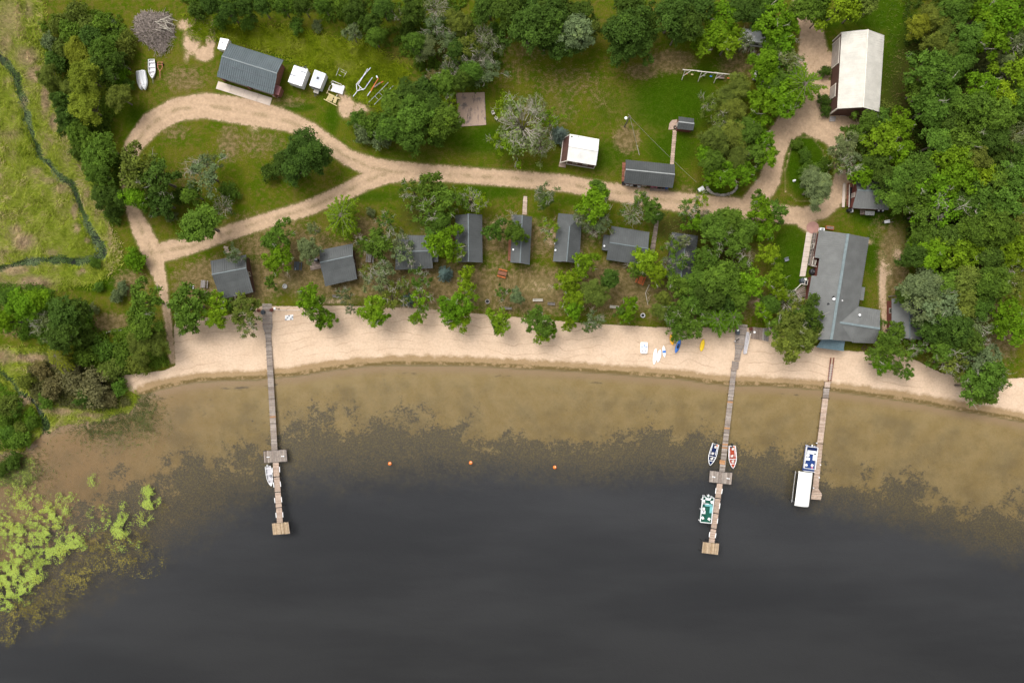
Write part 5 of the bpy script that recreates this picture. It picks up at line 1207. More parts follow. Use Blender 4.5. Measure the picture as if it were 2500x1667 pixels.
def wire(a, b, sag, r, mt, nm='cable'):
    pts = [lerp(a, b, i/14) - Vector((0,0,sag*4*(i/14)*(1-i/14))) for i in range(15)]; MB().tube(pts, r, 4).build(nm, M[mt], pw, pw.location)
e2 = at(1700, 445, 6.5); wire(Vector((pt_.x, pt_.y, 6.8)), e2, .5, .016, 'stone'); wire(Vector((pt_.x, pt_.y, 6.7)), e2 + Vector((0,.1,-.1)), .6, .01, 'black', 'second_cable')

# swing set
sA, sB = at(1667, 171, 2.5), at(1811, 185, 2.5); ss_ = thing('swing_set', 'long wooden swing set with several swings on the upper lawn', 'swing set', ((sA+sB)/2).to_2d().to_3d()); off = ss_.location
MB().bar(lerp(sA,sB,.24), sB, .16, .18).build('top_beam', M['trim'], ss_, off); MB().bar(sA, lerp(sA,sB,.28) - Vector((0,-.2,.2)), .15, .17).build('short_beam', M['trim'], ss_, off)
dv = (sB - sA).normalized(); nv = Vector((-dv.y, dv.x, 0))
for f_ in (.04, .32, .59, .90):
    p_ = lerp(sA, sB, f_)
    for s_ in (-1, 1): q_ = p_ + nv * (1.2 * s_); MB().bar(Vector((q_.x,q_.y,0)), p_ + nv * (.08*s_), .13, .13).build('leg', M['trim'], ss_, off)
    MB().bar(p_ - nv*.75 + Vector((0,0,-1.3)), p_ + dv*1.3 + Vector((0,0,-.1)), .1, .1).build('brace', M['trim'], ss_, off)
for f_, mt in ((.10,'wood_orange'), (.2,'wood_new'), (.4,'wood_grey'), (.52,'kayak_b'), (.82,'orange')):
    p_ = lerp(sA, sB, f_); s_ = MB().box((p_.x,p_.y,.55), (.5,.25,.06), math.atan2(dv.y,dv.x)).build('swing_seat', M[mt], ss_, off)
    for k in (-.22,.22): MB().tube([tuple(p_ + dv*k), (p_.x+dv.x*k, p_.y+dv.y*k, .58)], .015, 4).build('chain', M['steel'], s_, off)
bs = lerp(sA, sB, .69); s_ = MB().box((bs.x,bs.y,.5), (1.6,.5,.08), math.atan2(dv.y,dv.x)).build('bench_swing', M['wood_deck'], ss_, off); MB().box((bs.x,bs.y+.28,.8), (1.6,.08,.5), math.atan2(dv.y,dv.x)).build('bench_back', M['wood_deck'], s_, off)

# picnic tables, benches, fire rings
def picnic(label, px, py, rz, mt='wood_grey', bm=None, s=1.0):
    g = thing('picnic_table', label, 'picnic table', at(px, py), rz)
    for k in range(5): MB().box((0, (-.32+k*.16)*s, .74), (1.85*s,.14*s,.05)).build('top_board', M[mt], g)
    for sd2 in (-1, 1):
        MB().box((0, sd2*.72*s, .45), (1.85*s,.27*s,.05)).build('bench', M[bm or mt], g)
        MB().bar((sd2*.65*s, -.75*s, .40), (sd2*.65*s, .75*s, .40), .05, .1).build('cross_beam', M[mt], g)
        for k in (-1, 1): MB().bar((sd2*.65*s, k*.65*s, 0), (sd2*.65*s, k*.25*s, .7), .06, .09).build('leg', M[mt], g)
picnic('grey picnic table between the second and third cabins', 904, 631, 1.45); picnic('red brown picnic table in front of the fifth cabin', 1226, 668, -.25, 'wood_red', 'wood_orange', 1.05)
picnic('orange picnic table below the seventh cabin', 1563, 683, 1.2, 'wood_orange', None, 1.1); picnic('dark grey picnic table left of the second cabin', 729, 650, .1 + 1.4, 'charcoal'); picnic('grey picnic table at the left side of the first cabin', 501, 694, 1.5, 'wood_grey', None, .9)
g = thing('cooler', 'blue cooler by the dark picnic table', 'cooler', at(724, 657)); MB().box((0,0,.2), (.55,.4,.4)).build('body', M['kayak_b'], g); MB().box((0,0,.42), (.58,.43,.06)).build('lid', M['white'], g)
dk2 = thing('cabin_deck', 'small weathered deck at the left wall of the second cabin', 'deck', at(768, 645)); deck_planks(dk2, at(753,632,.3), at(782,626,.3), at(759,660,.3), at(786,655,.3), .3, .3, 'wood_deck')
g = thing('grill', 'dark grill standing on the deck of the second cabin', 'grill', (*at(775,636).to_2d(), .33)); MB().box((0,0,.45), (.9,.55,.9)).build('body', M['black'], g); MB().box((0,.1,.92), (.6,.3,.06)).build('lid', M['grey'], g)
def bench(label, px, py, rz, mt='wood_grey', L=1.6):
    g = thing('bench', label, 'bench', at(px, py), rz)
    for k in range(3): MB().box((0, -.16+k*.16, .45), (L,.13,.05)).build('seat_slat', M[mt], g)
    for k in range(2): MB().box((0, .27+.02*k, .62+k*.18), (L,.05,.13)).build('back_slat', M[mt], g)
    for x in (-L*.42, L*.42):
        MB().box((x, 0, .21), (.08,.5,.43)).build('leg', M[mt], g); MB().box((x, 0, .64), (.08,.55,.06)).build('armrest', M[mt], g); MB().box((x, .25, .55), (.07,.06,.62)).build('back_post', M[mt], g)
bench('grey bench below the second cabin', 822, 723.5, 0); bench('grey bench at the beach edge below the fifth cabin', 1240.5, 752.5, 3.1); bench('long pale bench seat left of a pair below the sixth cabin', 1313, 733, 0, 'trim', 2.2); bench('grey bench right of a pair below the sixth cabin', 1345.6, 742, -.05, L=1.6); bench('pale bench below the seventh cabin at the beach edge', 1499, 750, -.1, 'trim', 2.0)
for lab, x, y, mt in (('white ringed fire pit left of the first cabin', 469, 701, 'offwhite'), ('grey capped fire pit below the path left of the second cabin', 696, 699, 'steel'), ('grey stone fire pit below the fourth cabin', 1190, 736, 'stone'), ('pale fire ring with black ashes below the seventh cabin', 1569, 770, 'offwhite')):
    g = thing('fire_pit', lab, 'fire pit', at(x, y))
    for k in range(14):
        a_ = k*2*math.pi/14; o = MB().box((0,0,.14), (.16,.19,.28)).build('stone', M[mt], g); o.location = (.43*math.cos(a_), .43*math.sin(a_), 0); o.rotation_euler = (0,0,a_)
    MB().lathe((0,0,0), [(.36,0),(.34,.05),(.05,.1)], 12).build('ashes', M['black'] if mt != 'steel' else M['steel'], g)
for lab, l0, r0, l1, r1, mt, st in (('pale board path leading up from the fifth cabin', (1278,479), (1287,480), (1275,524), (1286,525), 'dock_new', .42), ('brown board path along the right side of the seventh cabin', (1601,527), (1610,529), (1586,617), (1597,619), 'wood_deck', .33), ('short pale board path above the fourth cabin', (1144,468), (1151,467), (1144,490), (1151,490), 'dock_new', .42), ('pale flat slab path above the first cabin', (546,600), (556,603), (551,618), (561,620), 'dock_new', .5)):
    g = thing('board_path', lab, 'path', at((l0[0]+r1[0])/2, (l0[1]+r1[1])/2)); deck_planks(g, at(*l0), at(*r0), at(*l1), at(*r1), .06, st, mt, gap=.03)
# stone edged garden
sg_ = thing('stone_border', 'curved border of field stones around the garden by the road bend', 'stone border', at(1765, 460))
for k in range(24):
    a_ = math.radians(190 + k * 7.6); p_ = at(1762 + 36*math.cos(a_), 455 - 22*math.sin(a_)); s_ = R.uniform(.22,.42)
    o = MB().lathe((0,0,0), [(s_*.8,0),(s_,s_*.4),(s_*.7,s_*.85),(s_*.1,s_)], 7).build('stone', M['stone'], sg_); o.location = p_ - sg_.location; o.rotation_euler = (0,0,R.uniform(0,6)); o.scale = (1,R.uniform(.7,1.2),1)
g = thing('well_cover', 'pale grey tilted well cover by the road below the long cabin', 'well cover', at(1710, 464), .5); MB().box((0,0,.25), (1.2,.85,.5)).build('box', M['grey'], g); MB().box((.05,.05,.55), (1.3,.9,.1)).build('lid', M['offwhite'], g)
# vehicles under the trees
def camper(label, c4, z, stripe):
    g, P4 = trailer('travel_trailer', label, c4, z, 'white', 'offwhite'); wheels(g, P4, .5); off = g.location; A_, B_, C_, D_ = P4
    MB().bar(lerp(D_, C_, .02) + Vector((0,0,-1.3)), lerp(D_, C_, .98) + Vector((0,0,-1.3)), .1, .35).build('side_stripe', M['grey'], g, off); c = (A_+C_)/2
    MB().box((c.x+1, c.y, z+.12), (.7,.6,.25)).build('roof_unit', M['white'], g, off)
    for k in (.25,.6): p_ = lerp(D_, C_, k); MB().box((p_.x, p_.y-.03, 1.75), (.9,.05,.6), math.atan2((C_-D_).y,(C_-D_).x)).build('window', M['glass'], g, off)
camper('white travel trailer half hidden under trees near the swing set', [(1814,70),(1886,79),(1879,107),(1808,98)], 2.7, 1)
camper('white camper almost buried in leaves left of the barn road', [(1852,160),(1905,162),(1898,190),(1846,187)], 2.6, 1)
ps = thing('loose_plank', 'grey plank leaning below the hidden travel trailer', 'plank', at(1838, 130)); MB().bar(at(1828,137,.15), at(1843,125,.3), .45, .08).build('plank', M['wood_grey'], ps, ps.location)
g = thing('stump', 'pale cut stump at the fork above the island', 'stump', at(1852,137)); MB().lathe((0,0,0), [(.5,0),(.42,.3),(.41,.4),(.02,.41)], 10).build('trunk', M['stone'], g)
g = thing('lawn_ornament', 'little white ornament in the grass island', 'ornament', at(1938, 442)); MB().lathe((0,0,0), [(.3,0),(.25,.3),(.12,.5),(.2,.7),(.03,.85)], 8).build('figure', M['white'], g)
g = thing('wheelbarrow', 'pale wheelbarrow standing right of the lodge lawn', 'wheelbarrow', at(2163, 542), .2)
MB().prism([(-.6,-.3),(.5,-.35),(.5,.35),(-.6,.3)], .4, .65).build('tray', M['offwhite'], g); MB().tube([(-.75,-.06,.25),(-.75,.06,.25)], .22, 10).build('wheel', M['rubber'], g)
for s_ in (-1,1): MB().bar((-.7,s_*.12,.3), (1.3,s_*.3,.55), .05, .05).build('handle', M['wood_grey'], g); MB().box((.35,s_*.25,.2), (.06,.06,.4)).build('leg', M['steel'], g)
af = thing('wooden_chair_frame', 'brown wooden frame lying at the beach edge below the lodge wing', 'frame', at(2109, 848))
for a, b in (((2103,851),(2111,841)), ((2111,841),(2117,847)), ((2117,847),(2109,856)), ((2109,856),(2103,851)), ((2106,848),(2112,853))): MB().bar(at(*a,.35), at(*b,.35), .1, .1).build('bar', M['wall_brown'], af, af.location)
LM += [('the brush pile', 378, 75), ('the trailers', 755, 190), ('the concrete pad', 1150, 268), ('the utility pole', 1530, 295), ('the swing set', 1740, 178), ('the left dock head', 652, 770), ('the middle dock head', 1808, 815), ('the right dock head', 2025, 900), ('the creek bend', 245, 600), ('the creek mouth', 110, 1045), ('the sand spit', 300, 930), ('the gravel loop island', 1965, 420), ('the top left corner', 0, 0), ('the top right corner', 2500, 0), ('the yellow kayak', 1714, 843), ('the overturned boats', 342, 195), ('the travel trailer', 1848, 90), ('the red picnic table', 1226, 668), ('the orange picnic table', 1563, 683)]
# ------------------------------------------------------------------ trees
def unit(a): return a / np.maximum(np.linalg.norm(a, axis=1, keepdims=True), 1e-6)
def leaf_mesh(name, C, N, S, v, asp=.62, D=None, rg=None):
    """one pointed leaf (a folded rhombus would be lost at this size) per centre"""
    n = len(C); N = unit(N)
    if D is None: D = rg.normal(size=(n, 3))
    D = unit(D - N * (D * N).sum(1, keepdims=True)); E = np.cross(N, D)
    S = S[:, None]
    V = np.stack([C - D*S, C + E*S*asp, C + D*S, C - E*S*asp], 1).reshape(-1, 3)
    Fq = np.arange(n*4).reshape(-1, 4)
    return arrays_mesh(name, V, Fq, {'v': np.repeat(v, 4)}, M['leaf'])
def clump_leaves(rg, lobes, nsub, nleaf, sub_r, size, up=.55, asp=.62, shell=(.75, 1.05), zmin=-.35):
    Cs, Ns, Ss, Vs = [], [], [], []
    for c, r in lobes:
        ns = max(5, int(nsub * r * r))
        d = unit(rg.normal(size=(ns*2, 3))); d = d[d[:, 2] > zmin][:ns]
        lobev = rg.uniform(-.2, .2)
        for k in range(len(d)):
            sc = c + d[k] * r * rg.uniform(*shell) * np.array([1, 1, .8])
            m = rg.normal(size=(nleaf, 3)) * sub_r * np.array([1, 1, .6])
            Cs.append(sc + m); nn = d[k] * .8 + np.array([0, 0, up]) + rg.normal(size=(nleaf, 3)) * .55
            Ns.append(nn); Ss.append(rg.uniform(.7, 1.25, nleaf) * size)
            Vs.append(np.clip(.5 + lobev + rg.uniform(-.26, .26) + rg.normal(size=nleaf) * .12, 0, 1))
    return np.concatenate(Cs), np.concatenate(Ns), np.concatenate(Ss), np.concatenate(Vs)
def tubes_mesh(name, segs, mat, n=5):
    """segs: list of (points, radii)"""
    b = MB()
    for pts, rad in segs: b.tube(pts, rad, n)
    me = bpy.data.meshes.new(name); me.from_pydata(b.v, [], b.f); me.materials.append(mat); return me
def limb_set(rg, lobes, base_z, trunk_r, rise=.35):
    top = max(c[2] for c, r in lobes); cx = np.mean([c for c, r in lobes], 0)
    lean = Vector((cx[0]*.4, cx[1]*.4, 0))
    segs = [([(0,0,-.1), (lean.x*.3, lean.y*.3, base_z), (lean.x, lean.y, top*.8)], [trunk_r*1.25, trunk_r*.85, trunk_r*.25])]
    for c, r in lobes:
        f_ = rg.uniform(.35, .8); s = np.array([lean.x*f_, lean.y*f_, base_z + (c[2]*.85-base_z)*f_*rise + .1]); m = (s + c)/2 + rg.normal(size=3)*.25; m[2] += .2
        segs.append(([s, m, c], [trunk_r*.42, trunk_r*.26, trunk_r*.08]))
    return segs
def twigs(rg, start, d, L, r, depth, out, spread=.7):
    d = d / np.linalg.norm(d); m = start + d*L*.55 + rg.normal(size=3)*L*.07; e = m + (d + rg.normal(size=3)*.22) * L*.45
    out.append(([start, m, e], [r, r*.7, r*.35]))
    if depth:
        for k in range(rg.integers(2, 4)):
            b = start + (e - start) * rg.uniform(.4, 1.0); nd = d + rg.normal(size=3)*spread*np.array([1,1,.7]); nd[2] += .1
            twigs(rg, b, nd, L*rg.uniform(.5, .75), r*.55, depth-1, out, spread)

def proto(kind, seed):
    rg = np.random.default_rng(seed); R0, tw = 4.0, None
    ph = rg.uniform(0, 6.28, 3)
    rad = lambda a: 1 + .20*math.sin(2*a+ph[0]) + .15*math.sin(3*a+ph[1]) + .09*math.sin(5*a+ph[2])
    lobes = []
    def scatter(n, rmin, rmax, zc, zr, lr, pw=.6):
        ga = 2.39996
        for i in range(n):
            u = ((i + .5)/n)**pw; a = i*ga + rg.uniform(-.35,.35); rr = (rmin + (rmax-rmin)*u)*rad(a)*rg.uniform(.88, 1.1)
            z = zc + zr*math.sqrt(max(0, 1-min(1, (rr/4.2))**2))*rg.uniform(.55, 1.05) - (.6 if u > .8 else 0)
            lobes.append((np.array([rr*math.cos(a), rr*math.sin(a), z]), rg.uniform(*lr)*(1.0 if u < .6 else .85)))
    if kind == 'b':
        scatter(20, .2, 3.0, 5.0, 3.2, (1.0, 1.5)); A_ = clump_leaves(rg, lobes, 9, 30, .27, .21, .8); zc, tr, bz = 6.2, .26, 2.6
    elif kind == 's':
        scatter(26, .2, 3.1, 4.6, 3.0, (.85, 1.25)); A_ = clump_leaves(rg, lobes, 16, 28, .25, .145, .9, .5, (.7, 1.0)); zc, tr, bz = 5.6, .22, 1.8
    elif kind == 'k':
        scatter(15, .5, 3.2, 5.0, 2.6, (.65, 1.2)); A_ = clump_leaves(rg, lobes, 9, 26, .29, .26, .7, .7); zc, tr, bz = 6.0, .24, 2.8
        tw = []
        for i in range(3):
            c, r = lobes[rg.integers(len(lobes))]; twigs(rg, c, np.array([c[0], c[1], 2.5])+rg.normal(size=3)*2, 1.5, .055, 2, tw)
    elif kind == 'p':
        scatter(13, .6, 3.4, 4.8, 2.4, (.55, .95)); A_ = clump_leaves(rg, lobes, 10, 18, .30, .225, .6, .62); zc, tr, bz = 5.8, .2, 2.6
        tw = []
        for i in range(9):
            c, r = lobes[rg.integers(len(lobes))]; twigs(rg, c*np.array([.7,.7,1]), np.array([c[0], c[1], 1.6])+rg.normal(size=3)*1.5, 1.7, .06, 3, tw)
    elif kind == 'd':
        scatter(12, 1.2, 3.5, 3.8, 1.6, (.5, .85)); A_ = clump_leaves(rg, lobes, 8, 13, .38, .20, .5); zc, tr, bz = 5.0, .22, 1.6
        tw = []
        for i in range(17):
            a = i*2.4; d0 = np.array([math.cos(a), math.sin(a), rg.uniform(.5, 1.5)]); s0 = np.array([math.cos(a)*.7, math.sin(a)*.7, 3.6+rg.uniform(0,.8)]); twigs(rg, s0, d0, 2.0, .075, 4, tw, .62)
    elif kind == 'x':      # bare snag
        A_ = None; zc, tr, bz = 5.0, .13, 2; tw = []; lobes = [(np.array([.2,.1,5.5]), .3)]
        for i in range(6): a = i*1.1; twigs(rg, np.array([0,0,3.6+i*.35]), np.array([math.cos(a), math.sin(a), .55]), 1.9, .10, 3, tw, .75)
    elif kind in ('f', 'c'):
        Cs, Ns, Ss, Vs, Ds = [], [], [], [], []; segs0 = []
        tiers = 11 if kind == 'c' else 9; zt = 9.5 if kind == 'c' else 7.5
        for ti in range(tiers):
            u = ti/(tiers-1); z = (.8 if kind == 'c' else 2.2) + u*(zt-(.8 if kind == 'c' else 2.2)); Lb = 4.0*((1-u)**.8*.95+.10) if kind == 'c' else 4.0*(.30+.75*math.sin(math.pi*(.28+.62*(1-u))))
            for k in range(11 if kind == 'c' else 9):
                a = k*6.28/10 + ti*1.3 + rg.uniform(-.25,.25); Lk = Lb*rg.uniform(.75,1.15)*(rad(a) if kind == 'f' else 1); dr = np.array([math.cos(a), math.sin(a), 0])
                npt = int(34*Lk/2) + 8; tt = rg.uniform(.08, 1, npt)**.8; droop = (-.32 if kind == 'c' else .18)
                c = dr*(tt*Lk)[:, None] + np.array([0,0,z]) + np.stack([np.zeros(npt), np.zeros(npt), droop*tt*tt*Lk*.5 - (.0 if kind == 'c' else .35*tt**3*Lk)], 1)
                wd = (.50 if kind == 'c' else .45)*(1-tt*.75); sd = rg.normal(size=npt)*wd; c = c + np.outer(sd, np.array([-dr[1], dr[0], 0])); c[:, 2] += rg.normal(size=npt)*.1
                Cs.append(c); Ns.append(np.array([0,0,1.])+rg.normal(size=(npt,3))*.35); Ss.append(rg.uniform(.18,.32,npt)); Vs.append(np.clip(.5+(tt-.6)*.3+rg.normal(size=npt)*.17,0,1)); Ds.append(dr*.8 + np.outer(np.sign(sd)*.7, np.array([-dr[1], dr[0], 0]))+rg.normal(size=(npt,3))*.15)
                segs0.append(([(0,0,z), tuple(dr*Lk*.9+np.array([0,0,z+droop*Lk*.3]))], [.05,.015]))
        A_ = (np.concatenate(Cs), np.concatenate(Ns), np.concatenate(Ss), np.concatenate(Vs)); zc, tr, bz = (3.2, .2, 1) if kind == 'c' else (5.0, .16, 2)
        lm = leaf_mesh('crown', *A_, asp=.30, D=np.concatenate(Ds), rg=rg)
        segs0.append(([(0,0,-.1),(0,0,zt)], [tr*1.2,.04])); return R0, zc, tubes_mesh('trunk', segs0, M['bark']), lm, None
    elif kind == 'h':
        R0 = 2.0
        ga = 2.39996
        for i in range(13):
            u = ((i+.5)/13)**.6; a = i*ga+rg.uniform(-.3,.3); rr = 1.5*u*rad(a); lobes.append((np.array([rr*math.cos(a), rr*math.sin(a), .9+.8*(1-u*u)*rg.uniform(.6,1.1)]), rg.uniform(.45,.75)))
        A_ = clump_leaves(rg, lobes, 30, 15, .2, .155, .6, .55); zc, tr, bz = 1.3, .07, .3
    lm = leaf_mesh('crown', *A_, asp=.62, rg=rg) if A_ is not None else None
    tm = tubes_mesh('trunk', limb_set(rg, lobes, bz, tr), M['bark' if kind != 'x' else 'twig'])
    twm = tubes_mesh('dead_twigs', tw, M['twig'], 4) if tw else None
    return R0, zc, tm, lm, twm

VARS = {'b': 5, 's': 3, 'k': 5, 'p': 5, 'd': 2, 'x': 2, 'f': 3, 'c': 2, 'h': 4}
PROTO = {k: [proto(k, 100*ord(k)+i) for i in range(n)] for k, n in VARS.items()}
COLS = {'D': (.058,.102,.014), 'M': (.085,.150,.017), 'B': (.108,.205,.008), 'Y': (.150,.232,.010), 'O': (.122,.155,.024), 'G': (.130,.165,.066), 'S': (.115,.165,.145), 'W': (.175,.205,.018), 'P': (.160,.190,.060), 'N': (.140,.125,.050)}
LOOK = {'D': 'dark green', 'M': 'mid green', 'B': 'bright green', 'Y': 'lime green', 'O': 'olive green', 'G': 'grey green', 'S': 'bluish', 'W': 'yellowish green', 'P': 'pale green', 'N': 'brownish green'}
KIND = {'b': ('broadleaf_tree', 'rounded tree', 'tree'), 's': ('willow_tree', 'soft billowy tree', 'tree'), 'k': ('oak_tree', 'ragged clumpy tree', 'tree'), 'p': ('thin_tree', 'thin twiggy tree', 'tree'), 'd': ('dying_tree', 'half dead tree', 'tree'), 'x': ('dead_tree', 'bare dead tree', 'tree'), 'f': ('feathery_tree', 'feathery tree', 'tree'), 'c': ('spruce_tree', 'spruce', 'tree'), 'h': ('shrub', 'shrub', 'shrub')}
